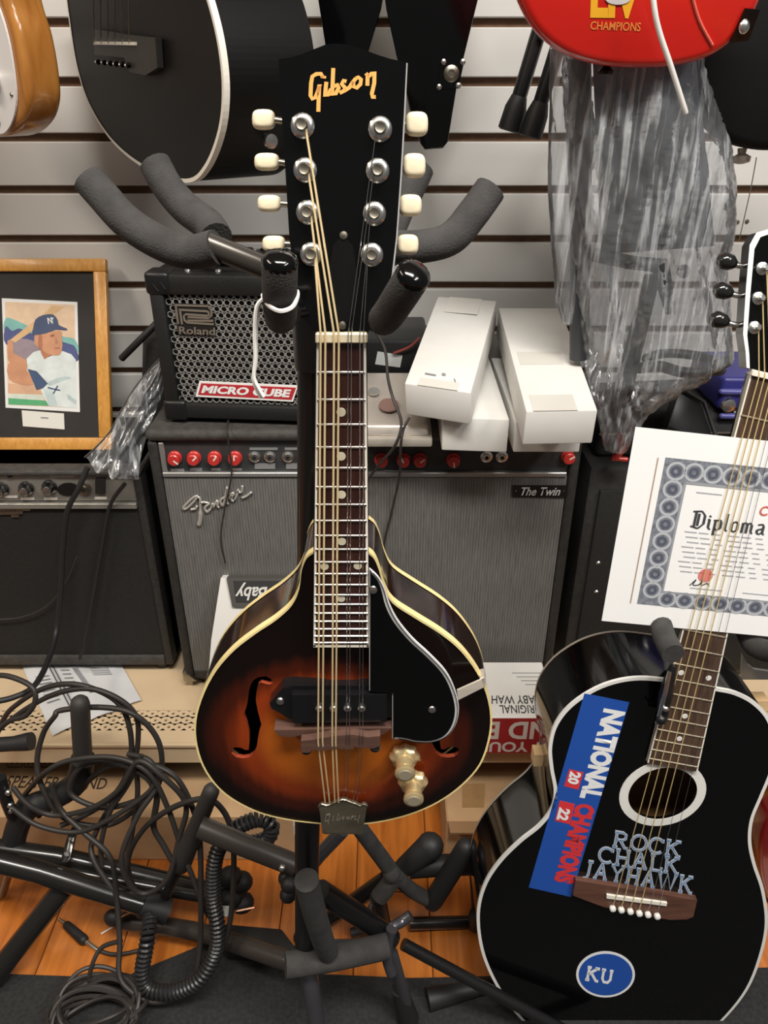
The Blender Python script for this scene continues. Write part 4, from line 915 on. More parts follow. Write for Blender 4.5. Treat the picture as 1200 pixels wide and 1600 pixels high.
GIB = [gx([(362, 262), (350, 238), (318, 240), (292, 256), (284, 300), (280, 385), (292, 406), (312, 398), (332, 350), (338, 318), (352, 322)]), gx([(338, 318), (334, 410), (332, 492)]),
       (gx([(350, 258), (384, 262)]), 4), gx([(386, 292), (380, 350), (376, 385), (396, 380), (418, 340)]), gx([(432, 200), (428, 300), (424, 382), (448, 372), (470, 330), (462, 312), (436, 322)]),
       gx([(520, 290), (500, 284), (488, 305), (510, 330), (505, 352), (474, 366)]), gx([(505, 352), (540, 330), (566, 290)]), gx([(585, 268), (566, 290), (568, 325), (588, 333), (614, 308), (618, 275), (600, 262), (585, 268)]),
       gx([(650, 235), (662, 250), (660, 318)]), gx([(660, 262), (690, 236), (708, 226), (706, 300), (690, 372), (694, 394), (716, 392)])]
strokes('maker_decal', GIB, 6.2, lambda x, y: H(x, y), hn, GO, mn, .0003, .0002)
# tuners
KN = CREAM
posts = [(473, 197), (477, 266), (481, 332), (487, 397), (594, 202), (590, 267), (585, 334), (581, 398)]
for i, (x, y) in enumerate(posts):
    c = H(x, y); bu_ = lathe('tuner_bushing', [(.0068, 0), (.0068, .0012), (.0056, .0026), (.0040, .0030)], c, hn, CHROME, mn, 18)
    lathe('tuner_post', [(.0034, .002), (.0034, .0075), (.0028, .0082), (.0016, .0078)], c, hn, NICKEL, bu_, 12)
kn = [(412, 187, 18, 16), (417, 253, 19.5, 14), (421, 318, 18.5, 13.5), (428, 381, 18, 13), (651, 194, 18, 19.5), (647, 259, 18, 19.5), (641, 321, 18, 17.5), (637, 382, 17, 16)]
for i, (x, y, rx2, ry2) in enumerate(kn):
    s = -1 if i < 4 else 1; d = -.011
    c = PP(x, y, (hpl[0]+hn*d, hn)); ex = PP(x+rx2, y, (hpl[0]+hn*d, hn)) - c; ez = PP(x, y+ry2, (hpl[0]+hn*d, hn)) - c
    lv = []; lf_ = []; nn2 = 20
    for (hh, sc_) in ((-.0042, .55), (-.0036, .82), (-.002, .97), (0, 1.0), (.002, .97), (.0036, .82), (.0042, .55)):
        for k in range(nn2):
            a = 2*math.pi*k/nn2; ca, sa = math.cos(a), math.sin(a); e_ = .62
            qx = math.copysign(abs(ca)**e_, ca); qy = math.copysign(abs(sa)**e_, sa)
            lv.append(c + ex*qx*sc_ + ez*qy*sc_ + hn*hh)
    for j in range(6):
        for k in range(nn2): q = (k+1) % nn2; lf_.append((j*nn2+k, j*nn2+q, (j+1)*nn2+q, (j+1)*nn2+k))
    lf_ += [tuple(range(nn2)), tuple(6*nn2+k for k in reversed(range(nn2)))]
    ko_ = mesh('tuner_button', lv, lf_, KN, mn, True); ko_.data.set_sharp_from_angle(angle=R(45))
    inn = 462 if s < 0 else 610
    tube('button_shaft', [c - (ex*s)*.8*-1*-1, H(inn, y+1, d)], .0018, NICKEL, ko_, 8)
# truss cover and screws
plate('truss_cover', [[H(*q, .0002) for q in ((536, 366), (552, 385), (560, 440), (553, 490), (536, 512), (518, 490), (512, 440), (520, 385))]], hn*.0012, M('gloss_black_cover', (.005, .005, .005), .2), mn)
for x, y in ((537, 368), (535, 508)): lathe('cover_screw', [(.0026, .001), (.0022, .0022), (.0008, .0026)], H(x, y), hn, NICKEL, mn, 12)
# pickup, bridge, tailpiece, strings
PY = MY-.016
pk = plate('pickup_cover', [[P(*q, PY) for q in spline2([(421, 1099), (441, 1076), (455, 1072), (540, 1071), (600, 1073), (612, 1078), (613, 1118), (600, 1124), (470, 1125), (452, 1124), (437, 1114), (424, 1107)], 1, True)]], (0, .012, 0), M('black_bakelite', (.007, .007, .008), .15, coat=.5), mn)
plate('pickup_face', [[P(*q, PY-.006) for q in ((456, 1086), (604, 1086), (604, 1128), (458, 1130))]], (0, .0065, 0), M('black_bakelite', (0, 0, 0)), pk)
for x in (499, 521, 543, 565): lathe('pole_screw', [(.0032, 0), (.0032, .002), (.0022, .003)], P(x, 1105, PY-.006), (0, -1, 0), CHROME, pk, 12)
lathe('ear_screw', [(.0034, 0), (.003, .0016), (.001, .002)], P(438, 1095, PY), (0, -1, 0), CHROME, pk, 12)
BRW = wood('bridge_rosewood', (.115, .058, .042), (.07, .034, .025), 'X', 10, .55)
plate('bridge_base', [[P(*q, MY-.022) for q in ((428, 1141), (520, 1139), (612, 1138), (600, 1147), (588, 1150), (560, 1146), (470, 1149), (455, 1152), (436, 1150))]], (0, .0125, 0), BRW, mn)
bs_ = plate('bridge_saddle', [[P(*q, MY-.031) for q in ((470, 1158), (489, 1156), (520, 1150), (552, 1148), (575, 1152), (594, 1150), (594, 1166), (583, 1170), (553, 1167), (553, 1171), (531, 1171), (530, 1169), (505, 1173), (488, 1172), (484, 1176), (471, 1176))]], (0, .007, 0), BRW, mn)
for x, y in ((479, 1172), (586, 1168)): lathe('thumbwheel', [(.0046, 0), (.0046, .003)], P(x, y, MY-.026), (0, -.2, 1), SATIN, bs_, 16)
tlp = vplane(MY-.006)
ttop = spline2([(498, 1256), (503, 1252), (509, 1254), (516, 1253), (524, 1249), (536, 1245), (548, 1249), (557, 1252), (563, 1255), (568, 1252), (574, 1255)], 2)
tlo = ttop + [(572, 1264), (567, 1297), (550, 1298), (520, 1299), (504, 1298), (500, 1265)]
TPm = M('aged_tailpiece', (.30, .265, .195), .42, metal=.9, var=.2, scale=50)
tpl = plate('tailpiece', [[PP(*q, tlp) for q in tlo]], (0, -.003, 0), TPm, mn)
tubeE = tube('tailpiece_lip', [PP(*q, tlp)+V((0, -.003, .0)) for q in ttop], .0009, NICKEL, mn, 6)
zt0 = PP(535, 1298, tlp).z
slab('tailpiece_hinge', [V((PP(506, 1297, tlp).x, MY-.009, zt0+.001)), V((PP(566, 1297, tlp).x, MY-.009, zt0+.001)), V((PP(566, 1297, tlp).x, MY+.03, zt0+.001)), V((PP(506, 1297, tlp).x, MY+.03, zt0+.001))], (0, 0, -.002), TPm, mn)
gt = lambda l: [(480+a/10, 1230+b/10) for a, b in l]
strokes('engraved_name', [gt(k) for k in ([(360, 430), (300, 430), (275, 530), (320, 525), (345, 470)], [(350, 450), (325, 575)], [(410, 450), (395, 520), (420, 510)], [(490, 420), (455, 515), (500, 510), (520, 470)], [(585, 455), (550, 470), (575, 490), (545, 500)], [(640, 460), (610, 480), (630, 495), (670, 480), (650, 455)], [(700, 450), (685, 500)], [(700, 470), (760, 445), (735, 505), (775, 500)], [(820, 440), (790, 520), (800, 555)])], 1.3, lambda x, y: PP(x, y, (tlp[0]+V((0, -.003, 0)), tlp[1])), V((0, -1, 0)), M('bright_engraving', (.55, .5, .42), .4, metal=.8), mn, .0003, .0002)
NUTX = [501, 508.5, 522, 529.5, 544, 549, 562, 568]; SADX = [497, 504, 519, 524.5, 541.5, 546, 562, 567]; TLX = [508, 515, 523, 529, 536, 542, 552, 558]
postmap = [3, 2, 1, 0, 4, 5, 6, 7]
BRZ = M('bronze_string', (.90, .72, .42), .4, metal=.35); STL = M('steel_string', (.62, .62, .62), .25, metal=1)
for i in range(8):
    px_, py_ = posts[postmap[i]]; off = 6 if i < 4 else -6
    c = H(px_+off, py_+6, .0055)
    nut_ = P(NUTX[i], 522, FB-.0033); sad = P(SADX[i], 1160, MY-.0318); tl_ = P(TLX[i], 1254, MY-.0095)
    tube('string', [c, nut_, P(NUTX[i]+(SADX[i]-NUTX[i])*.02, 536, FB-.0033), sad, tl_], .00068 if i < 4 else .00030, BRZ if i < 4 else STL, mn, 6)
# pickguard
GY = MY-.020
po = [(577, 889), (590, 901), (600, 918), (609, 945), (622, 970), (645, 998), (672, 1023), (697, 1050), (711, 1078), (717, 1106), (712, 1132), (698, 1151), (676, 1160), (650, 1160), (632, 1156), (614, 1154)]
pos = spline2(po, 4)
edge = [(613, 1154), (613, 1082), (577, 1079)]
wl = [P(a, b_, GY) for a, b_ in pos + edge]
plate('pickguard_edge', [wl], (0, .0022, 0), M('white_ply', (.78, .78, .78), .3), mn)
cg = V((0, 0, 0))
for q in wl: cg += q
cg /= len(wl)
ins = []; wsg = 1 if sum(wl[i].x*wl[(i+1) % len(wl)].z - wl[(i+1) % len(wl)].x*wl[i].z for i in range(len(wl))) > 0 else -1
nW = len(wl)
for i, q in enumerate(wl):
    tg = (wl[(i+1) % nW]-wl[i-1]); nv = V((-tg.z, 0, tg.x)).normalized()
    if i == 30: pass
    w_ = .0032*min(1, .22+i/16) if i < len(pos)-1 else .0006
    nv = nv*wsg
    ins.append(q + nv*w_ + V((0, -.0012, 0)))
pgd = plate('pickguard', [ins], (0, .0012, 0), M('gloss_black_guard', (.002, .002, .0022), .08), mn)
st_ = [q + V((0, -.0004, 0)) + (ins[i]-q)*.32 for i, q in enumerate(wl[:len(pos)])]
tube('pinstripe', st_[2:-2], .00035, BLK, mn, 5)
for x, y in ((583, 921), (675, 1108)): lathe('guard_screw', [(.0034, 0), (.003, .0014), (.001, .0018)], P(x, y, GY-.001), (0, -1, 0), CHROME, mn, 12)
BRK = M('bright_bracket', (.75, .68, .58), .4, metal=.5)
bk = slab('guard_bracket', [P(714, 1079, GY+.003), P(752, 1062, GY+.010), P(756, 1074, GY+.010), P(716, 1094, GY+.003)], (0, .0016, 0), BRK, mn)
hexa('bracket_foot', [P(749, 1061, GY+.010), P(757, 1058, GY+.010), P(758, 1074, GY+.012), P(754, 1076, GY+.012), P(747, 1046, MY+.012), P(756, 1044, MY+.012), P(759, 1060, MY+.014), P(756, 1062, MY+.014)], BRK, bk, .0006, 1)
# knobs
for x, y in ((632, 1178), (645, 1218)):
    c = P(x, y, MY-.009); kk = lathe('control_knob', [(.0122, 0), (.0125, .0035), (.0108, .007), (.0078, .0085), (.0074, .0175), (.0086, .019), (.0086, .022), (.0070, .0232)], c, (0, -1, 0), GOLD, mn, 32, (0, 1, 2))
    lathe('knob_top', [(.0062, .0230), (.0055, .0236)], c, (0, -1, 0), M('pale_gold', (.66, .58, .42), .4, metal=.7), kk, 18)
# hang tag string on the stand prong
ws = thing('tag_string', 'white string looped round the foam prong hanging over the mini amplifier', 'string', tuple(P(405, 620, .44)))
WS = M('white_cotton', (.85, .84, .80), .8)

# ================================================================ CENTRE STAND
cs = thing('guitar_stand', 'black multi guitar stand with grey foam yokes holding the mandolin', 'stand', tuple(PZ(478, 1640, 0)))
pt = P(488, 505, .575); pb = P(478, 1500, .60)
tube('post', [pt, pt + (pb-pt)*.62], .0115, TUBEM, cs, 16)
tube('lower_post', [pt + (pb-pt)*.60, pb], .0145, TUBEM, cs, 16)
c_ = pt + (pb-pt)*.61; tube('post_collar', [c_ + V((0, 0, .02)), c_ - V((0, 0, .02))], .0175, RUB, cs, 16)
tube('post_sticker', [P(478, 1286, .598)+V((0, 0, .002)), P(478, 1296, .598)], .0149, WHITE, cs, 16)
hub = P(490, 470, .57); tube('hub', [hub + V((0, 0, .03)), hub - V((0, 0, .05))], .017, TUBEM, cs, 16)
# yoke holding the mandolin: two prongs round the neck
for side, path in ((-1, [(490, 480, .565), (452, 488, .53), (440, 496, .49), (438, 492, .455), (437, 455, .432), (437, 408, .424)]), (1, [(500, 480, .565), (560, 490, .545), (592, 496, .50), (602, 497, .46), (624, 465, .435), (646, 430, .424)])):
    pts = catm(TP(path), 8); k = 9
    tube('yoke_rod', pts[:k+3], .006, TUBEM, cs, 10)
    fo_ = tube('foam_sleeve', pts[k:], .0098, FOAM, cs, 16)
    d = (pts[-1]-pts[-2]).normalized(); e_ = pts[-1]
    lathe('end_cap', [(.0098, -.002), (.0100, .0), (.0090, .0025), (.006, .0042), (.001, .005)], e_, d, BLK, fo_, 16)
arm = tube('yoke_arm', TP([(500, 470, .58), (440, 428, .575), (322, 381, .57)]), .0085, M('bare_tube', (.10, .09, .08), .3, metal=.6), cs, 14)
for path in ([(338, 386, .57), (300, 394, .575), (256, 382, .58), (200, 348, .59), (160, 305, .60), (138, 280, .605)], [(338, 372, .60), (326, 352, .615), (290, 325, .63), (262, 292, .64), (242, 256, .65)]):
    tube('foam_sleeve', TP(path), .0122, FOAM, cs, 16, 7)
tube('yoke_arm', TP([(510, 460, .58), (570, 415, .60), (640, 388, .60)]), .0085, TUBEM, cs, 14)
for path in ([(612, 386, .60), (660, 385, .60), (705, 372, .605), (738, 335, .615), (766, 296, .625)], [(605, 370, .62), (622, 330, .65), (640, 295, .66), (655, 262, .67)]):
    tube('foam_sleeve', TP(path), .0122, FOAM, cs, 16, 7)
# loop of white string round the left prong
lp_ = catm([P(413, 468, .436), P(424, 480, .425), P(440, 486, .420), P(458, 478, .425), P(465, 458, .436), P(458, 455, .452), P(430, 455, .455), P(412, 460, .448)], 6, True)
tube('loop', lp_, .0013, WS, ws, 6, 0, True)
tube('strand', TP([(412, 466, .436), (401, 480, .434), (398, 520, .434), (399, 560, .434), (397, 590, .434), (406, 610, .434), (412, 620, .434)]), .0012, WS, ws, 6, 6)
tube('strand', TP([(412, 466, .438), (404, 478, .436), (400, 520, .436), (400, 565, .436), (396, 594, .436), (408, 622, .436)]), .0012, WS, ws, 6, 6)
# base: legs, cradle arms
FO2 = FOAM
def floorp(px, py, z=0): return PZ(px, py, z)
jb = P(478, 1490, .60)
tube('leg', [P(474, 1500, .60), P(486, 1540, .585), P(500, 1640, .56), PZ(512, 1740, .012)], .0115, M('worn_tube', (.17, .17, .19), .3, metal=.8), cs, 14, 4)
f1 = PZ(638, 1592, .012); tube('leg', [P(470, 1480, .60), P(560, 1478, .61), P(612, 1490, .62), f1 + V((0, 0, .02))], .009, M('worn_tube', (0, 0, 0)), cs, 14)
tube('rubber_foot', [P(624, 1545, .632), f1], [.0115, .0165], RUB, cs, 14)
tube('cradle_foam', TP([(446, 1508, .575), (500, 1500, .585), (560, 1488, .60), (605, 1478, .61)]), .0165, FO2, cs, 16, 4)
tube('cradle_foam', TP([(479, 1375, .545), (490, 1420, .555), (505, 1470, .575), (512, 1486, .585)]), .0140, FO2, cs, 16, 4)
tube('clamp_bracket', TP([(612, 1452, .628), (606, 1472, .622), (606, 1500, .612), (612, 1520, .607)]), .008, M('worn_tube', (0, 0, 0)), cs, 10, 4)
tube('wing_bolt', TP([(606, 1468, .63), (612, 1450, .64), (628, 1440, .65), (642, 1430, .655)]), .0075, M('worn_tube', (0, 0, 0)), cs, 10, 4)
tube('leg', TP([(500, 1392, .62), (560, 1430, .635), (612, 1468, .64)]), .0145, TUBEM, cs, 14)
tube('leg', [P(630, 1475, .64), P(760, 1545, .62), P(900, 1620, .60), P(1040, 1700, .58)], .0085, TUBEM, cs, 12)
# ================================================================ RIGHT ACOUSTIC GUITAR
rgn = thing('acoustic_guitar', 'glossy black acoustic guitar with university stickers standing at the right', 'guitar', tuple(P(975, 1650, .64)))
la_ = R(5); gn = V((0, -math.cos(la_), math.sin(la_))); gpl = (P(990, 1420, .655), gn)
Gp = lambda x, y, d=0: PP(x, y, gpl) + gn*d
# offsets keep the seen place when a part stands proud of the face
Gq = lambda x, y, d: PP(x, y, (gpl[0]+gn*d, gn))
go = [(1045, 1062), (990, 1059), (940, 1071), (895, 1098), (868, 1130), (858, 1165), (860, 1200), (866, 1235), (861, 1263), (842, 1289), (811, 1314), (780, 1345), (757, 1380), (746, 1420), (748, 1465), (760, 1508), (785, 1555), (822, 1600), (875, 1640), (940, 1662), (1010, 1664), (1075, 1640), (1128, 1595), (1168, 1545), (1190, 1490), (1199, 1440), (1193, 1390), (1180, 1350), (1173, 1315), (1176, 1280), (1190, 1245), (1206, 1205), (1212, 1165), (1203, 1125), (1180, 1098), (1150, 1082), (1118, 1075)]
go3 = [Gp(q.x, q.y) for q in catm([V((a, b, 0)) for a, b in go], 5, True)]
hc = Gp(1035, 1240); hr = (Gp(1088, 1240)-Gp(982, 1240)).length/2
gu = V((1, 0, 0)); gv = gn.cross(gu).normalized()
def circ(c, r, n=40): return [c + gu*math.cos(2*math.pi*i/n)*r + gv*math.sin(2*math.pi*i/n)*r for i in range(n)]
GBK = M('piano_black_lacquer', (.0022, .0022, .0024), .09, coat=.2)
plate('soundboard', [go3, circ(hc, hr)], -gn*.004, GBK, rgn)
gdep = -gn*.098
def strip(name, a0, a1, mat, parent, grow=0, face=0):
    c = sum(go3, V((0, 0, 0)))/len(go3); vs = []; fs = []; m = len(go3)
    for i, p in enumerate(go3):
        tg = (go3[(i+1) % m]-go3[i-1]).normalized(); o_ = tg.cross(gn).normalized(); o_ = o_ if o_.dot(p-c) > 0 or True else -o_
        vs.append((p, o_))
    # outward test by signed area
    ar = sum((go3[i]-c).cross(go3[(i+1) % m]-c).dot(gn) for i in range(m)); sgn = 1 if ar > 0 else -1
    V_ = []
    for p, o_ in vs:
        o_ = o_*sgn; q = p + o_*grow; V_ += [q - gn*a0, q - gn*a1, p - o_*face - gn*a0]
    for i in range(m):
        j = (i+1) % m; fs.append((3*i, 3*j, 3*j+1, 3*i+1))
        if face: fs.append((3*i, 3*i+2, 3*j+2, 3*j))
    o = mesh(name, V_, fs, mat, parent, True); o.data.set_sharp_from_angle(angle=R(40)); return o
strip('rim', .001, .098, GBK, rgn)
strip('binding', -.0006, .003, M('white_binding', (.78, .77, .74), .3), rgn, .0006, .0038)
strip('back_binding', .095, .0985, M('grey_binding', (.35, .33, .30), .4), rgn, .0006)
plate('back', [[p + gdep for p in go3]], gn*.003, wood('raw_mahogany', (.72, .40, .18), (.58, .30, .12), 'X', 8, .6), rgn)
for t in (0, .09): plate('brace', [[hc + gu*-.15 + gv*(.0+t-.02) - gn*.07, hc + gu*.15 + gv*(t-.02) - gn*.07, hc + gu*.15 + gv*(t) - gn*.07, hc - gu*.15 + gv*t - gn*.07]], -gn*.02, wood('brace_spruce', (.80, .55, .30), (.72, .48, .24), 'X', 8, .7), rgn)
plate('rosette', [circ(hc, hr*1.27), circ(hc, hr*1.005)], gn*.0008, M('white_rosette', (.80, .79, .75), .35), rgn)
# bridge
cb = lambda l: [(800+a/3, 1200+b/3) for a, b in l]
RW = wood('brown_rosewood', (.14, .062, .040), (.075, .032, .022), 'X', 9, .5, stretch=9)
brg = plate('bridge', [[Gq(*q, .008) for q in cb(((300, 527), (868, 620), (850, 698), (820, 710), (740, 712), (600, 690), (430, 652), (285, 598)))]], -gn*.008, RW, rgn)
plate('saddle', [[Gq(*q, .011) for q in cb(((445, 596), (728, 634), (724, 648), (443, 612)))]], -gn*.003, IVORY, brg)
pins = [(956.5, 1417), (970, 1419), (984, 1421.5), (998, 1424.5), (1011.5, 1426.5), (1026, 1429)]
for q in pins: lathe('bridge_pin', [(.004, 0), (.0046, .003), (.0038, .0055), (.001, .0066)], Gq(*q, .008), gn, WHITE, brg, 12)
# neck and fretboard
nl = lambda y: 1012 + (1190-y)*.2662; nr = lambda y: 1090 + (1205-y)*.2205
FBG = wood('brown_fretboard', (.105, .060, .038), (.045, .025, .017), 'Z', 10, .55, stretch=22)
fbq = [Gq(nl(588), 586, .006), Gq(nr(598), 598, .006), Gq(nr(1206), 1206, .006), Gq(nl(1192), 1192, .006)]
plate('fretboard', [fbq], -gn*.006, FBG, rgn)
for s in (0, 1):
    a, b_ = (fbq[0], fbq[3]) if s == 0 else (fbq[1], fbq[2]); o_ = gu*(.0016 if s == 0 else -.0016)
    plate('fretboard_binding', [[a+gn*.0002, a+o_+gn*.0002, b_+o_+gn*.0002, b_+gn*.0002]], -gn*.006, IVORY, rgn)
N0 = (fbq[0]+fbq[1])/2; S0 = (Gq(962.6, 1401, .006) + Gq(1032, 1411, .006))/2; E0 = (fbq[2]+fbq[3])/2
axd = (S0-N0); Ltot = axd.length; axd.normalize(); Lb = (E0-N0).length
hw0 = (fbq[1]-fbq[0]).length/2; hw1 = (fbq[2]-fbq[3]).length/2; acr = (fbq[1]-fbq[0]).normalized()
fpos = []
for k in range(1, 21):
    d = Ltot*(1-2**(-k/12)); fpos.append(d)
    if d > Lb-.003: break
    hw_ = hw0 + (hw1-hw0)*d/Lb; c = N0 + (E0-N0)*(d/Lb)
    tube('fret', [c - acr*(hw_-.0008), c + acr*(hw_-.0008)], .0011, M('fret_brass', (.68, .60, .45), .3, metal=.8), rgn, 6)
def fm(k): return (fpos[k-1]+fpos[k-2])/2 if k > 1 else fpos[0]/2
for k, offs in ((3, (0,)), (5, (0,)), (7, (0,)), (9, (0,)), (12, (-.017, .017)), (15, (0,)), (17, (0,))):
    for of in offs:
        c = N0 + (E0-N0)*(fm(k)/Lb) + acr*of; lathe('inlay_dot', [(.0035, 0), (.0033, .0005)], c, gn, WHITE, rgn, 14)
vs = []; fs = []; RW_ = 10
for j in range(RW_+1):
    t = j/RW_; d = t*Lb*.86; c = N0 + (E0-N0)*(d/Lb) - gn*.006; hw_ = hw0 + (hw1-hw0)*d/Lb; thk = .016 + (.03 if t > .92 else 0)
    for k in range(9): a = math.pi*k/8; vs.append(c - acr*hw_*math.cos(a) - gn*thk*math.sin(a))
for j in range(RW_):
    for k in range(8): fs.append((j*9+k, j*9+k+1, (j+1)*9+k+1, (j+1)*9+k))
    fs.append((j*9, (j+1)*9, (j+1)*9+8, j*9+8))
fs += [tuple(range(9)), tuple(RW_*9+k for k in reversed(range(9)))]
mesh('neck', vs, fs, GBK, rgn, True).data.set_sharp_from_angle(angle=R(50))
slab('nut', [fbq[0]+gn*.003-axd*.006, fbq[1]+gn*.003-axd*.006, fbq[1]+gn*.003, fbq[0]+gn*.003], -gn*.009, IVORY, rgn, .0006, 1)
# headstock
ha2 = R(12); hu2 = (-axd*math.cos(ha2) - gn*math.sin(ha2)); hn2 = (gn*math.cos(ha2) - axd*math.sin(ha2)); h0 = N0 - axd*.006
hk = lambda a, b, d=0: h0 + acr*a + hu2*b + hn2*d
hso = [(-.023, 0), (-.026, .014), (-.031, .03), (-.034, .07), (-.036, .11), (-.031, .122), (-.015, .13), (.015, .13), (.031, .122), (.036, .11), (.034, .07), (.031, .03), (.026, .014), (.023, 0)]
plate('headstock', [[hk(*q) for q in hso]], -hn2*.015, GBK, rgn)
ring = [hk(a, b, .0004) for a, b in hso]; ring2 = [hk(a*.86, b*.975, .0004) for a, b in hso]
plate('headstock_binding', [ring, ring2], hn2*.0006, WHITE, rgn)
for s in (-1, 1):
    for k in range(3):
        b_ = .038+.027*k; po_ = hk(s*.021, b_); lathe('tuner_post', [(.006, 0), (.006, .002), (.0032, .003), (.0032, .010), (.002, .011)], po_, hn2, CHROME, rgn, 14)
        sh_ = tube('tuner_shaft', [hk(s*.030, b_, -.010), hk(s*.044, b_, -.011)], .0028, CHROME, rgn, 8)
        tube('tuner_button', [hk(s*.042, b_, -.011), hk(s*.047, b_+.001, -.011), hk(s*.055, b_+.001, -.011), hk(s*.059, b_, -.011)], [.004, .0075, .008, .005], M('black_chrome', (.06, .06, .06), .15, metal=.8), sh_, 12)
GST = M('phosphor_string', (.80, .62, .30), .4, metal=.4)
sadp = [(962.6, 1401), (976, 1402.5), (990, 1404), (1003, 1407), (1018, 1409), (1032, 1411)]; nutp = [1186, 1195, 1204, 1213, 1222, 1230]
for i in range(6):
    r_ = .00062 if i < 4 else .0003
    tube('string', [Gq(*pins[i], .010), Gq(sadp[i][0], sadp[i][1]+.5, .0118), Gq(nutp[i], 588, .0095), hk((-.021 if i < 3 else .021)*.9, .038+.027*(i if i < 3 else 5-i), .006)], r_, GST if i < 4 else STL, rgn, 6)
# stickers and lettering on the soundboard
SBL = M('sticker_blue', (.018, .085, .40), .4); SRD = M('sticker_red', (.70, .04, .045), .45); SWH = M('sticker_white', (.85, .85, .86), .45); SDK = M('sticker_navy', (.02, .03, .14), .45)
stk = plate('bumper_sticker', [[Gp(*q, .0003) for q in ((913, 1083), (983, 1097), (892, 1401), (826, 1386))]], gn*.0003, SBL, rgn); stk['label'] = 'long blue championship bumper sticker'
cs4 = lambda l: [(780+a/4.446, 1060+b/4.446) for a, b in l]
gpl2 = (gpl[0]+gn*.0006, gn)
# text runs down the sticker: tops of the letters face right
def down(s, q, m, b=.03, name='sticker_word', lift=.0003): tl_, tr2, br2, bl2 = [PP(*k, gpl2) for k in cs4(q)]; return text(name, s, [tl_, tr2, br2, bl2], gn, m, stk, bold=b, lift=lift)
down('NATIONAL', ((880, 233), (700, 850), (555, 825), (725, 205)), SWH, .06)
down('CHAMPIONS', ((672, 885), (512, 1432), (376, 1405), (535, 862)), SRD, .06)
plate('year_box', [[Gp(*q, .0007) for q in cs4(((485, 628), (585, 650), (548, 770), (450, 745)))]], gn*.0002, SRD, stk)
plate('year_box', [[Gp(*q, .0007) for q in cs4(((420, 845), (525, 870), (490, 1010), (385, 985)))]], gn*.0002, SRD, stk)
down('20', ((572, 655), (545, 740), (470, 722), (492, 640)), SWH, .05, 'year_digits', .0008)
down('22', ((496, 910), (472, 992), (396, 975), (418, 890)), SWH, .05, 'year_digits', .0008)
# serif lettering drawn as strokes in a unit em (x right, y down)
FONT = {'R': ([[(.15, 0), (.15, 1)], [(0, 0), (.55, 0), (.75, .12), (.75, .38), (.55, .5), (.15, .5)], [(.42, .5), (.8, 1), (.98, 1)], [(0, 1), (.32, 1)]], .98),
 'O': ([[(.5+.48*math.cos(a), .5+.5*math.sin(a)) for a in [i*R(24) for i in range(16)]]], 1.0), 'C': ([[(.5+.48*math.cos(a), .5+.5*math.sin(a)) for a in [R(-42)-i*R(21) for i in range(14)]], [(.86, .02), (.86, .25)]], .92),
 'K': ([[(.15, 0), (.15, 1)], [(0, 0), (.32, 0)], [(0, 1), (.32, 1)], [(.15, .55), (.8, 0)], [(.62, 0), (.98, 0)], [(.38, .40), (.85, 1), (1.02, 1)]], 1.0),
 'H': ([[(.15, 0), (.15, 1)], [(.82, 0), (.82, 1)], [(.15, .5), (.82, .5)], [(0, 0), (.3, 0)], [(0, 1), (.3, 1)], [(.67, 0), (.97, 0)], [(.67, 1), (.97, 1)]], .97),
 'A': ([[(.5, 0), (.12, 1)], [(.5, 0), (.88, 1)], [(.27, .64), (.74, .64)], [(0, 1), (.27, 1)], [(.72, 1), (1.0, 1)]], 1.0), 'L': ([[(.15, 0), (.15, 1)], [(0, 0), (.32, 0)], [(0, 1), (.75, 1), (.78, .75)]], .78),
 'J': ([[(.4, 0), (.4, .8), (.3, 1.05), (.05, 1.1)], [(.22, 0), (.6, 0)]], .6), 'Y': ([[(.1, 0), (.5, .5), (.9, 0)], [(.5, .5), (.5, 1)], [(0, 0), (.28, 0)], [(.72, 0), (1.0, 0)], [(.35, 1), (.66, 1)]], 1.0),
 'W': ([[(.1, 0), (.38, 1), (.7, .05), (1.0, 1), (1.3, 0)], [(0, 0), (.28, 0)], [(1.15, 0), (1.42, 0)]], 1.42), 'U': ([[(.15, 0), (.15, .7), (.3, .97), (.6, .97), (.78, .7), (.78, 0)], [(0, 0), (.32, 0)], [(.64, 0), (.92, 0)]], .92)}
def serif(name, word, quad, m, parent, wd=.15, lift=.0006, gap=.16, thick=.0004):
    f = quadmap([Gp(*q) for q in quad]); tot = sum(FONT[ch][1] for ch in word) + gap*(len(word)-1); x = 0; ls = []
    asp = ((f(1, 0)-f(0, 0)).length/tot)/(f(0, 1)-f(0, 0)).length
    for ch in word:
        for s in FONT[ch][0]: ls.append([((x+a), b_) for a, b_ in s])
        x += FONT[ch][1] + gap
    return strokes(name, ls, wd, lambda a, b_: f(a/tot, b_), gn, m, parent, lift, thick)
LET = M('silver_blue_lettering', (.52, .57, .64), .35); LEI = M('lettering_inlay', (.16, .28, .50), .4)
c9 = lambda l: [(890+a/5.714, 1280+b/5.714) for a, b in l]
for wd_, q in (('ROCK', ((405, 108), (1000, 205), (985, 335), (380, 240))), ('CHALK', ((268, 245), (985, 352), (970, 485), (255, 375))), ('JAYHAWK', ((140, 370), (1105, 520), (1088, 660), (110, 510)))):
    serif('cheer_word', wd_, c9(q), LET, rgn, .19, .0003); serif('cheer_word_inlay', wd_, c9(q), LEI, rgn, .06, .0009, thick=.0002)
ks = plate('round_sticker', [[Gp(946+46*math.cos(a), 1522+36*math.sin(a), .0003) for a in [i*R(10) for i in range(36)]]], gn*.0003, SWH, rgn); ks['label'] = 'blue sticker with two white letters'
plate('sticker_field', [[Gp(946+42*math.cos(a), 1522+32.5*math.sin(a), .0007) for a in [i*R(10) for i in range(36)]]], gn*.0002, SBL, ks)
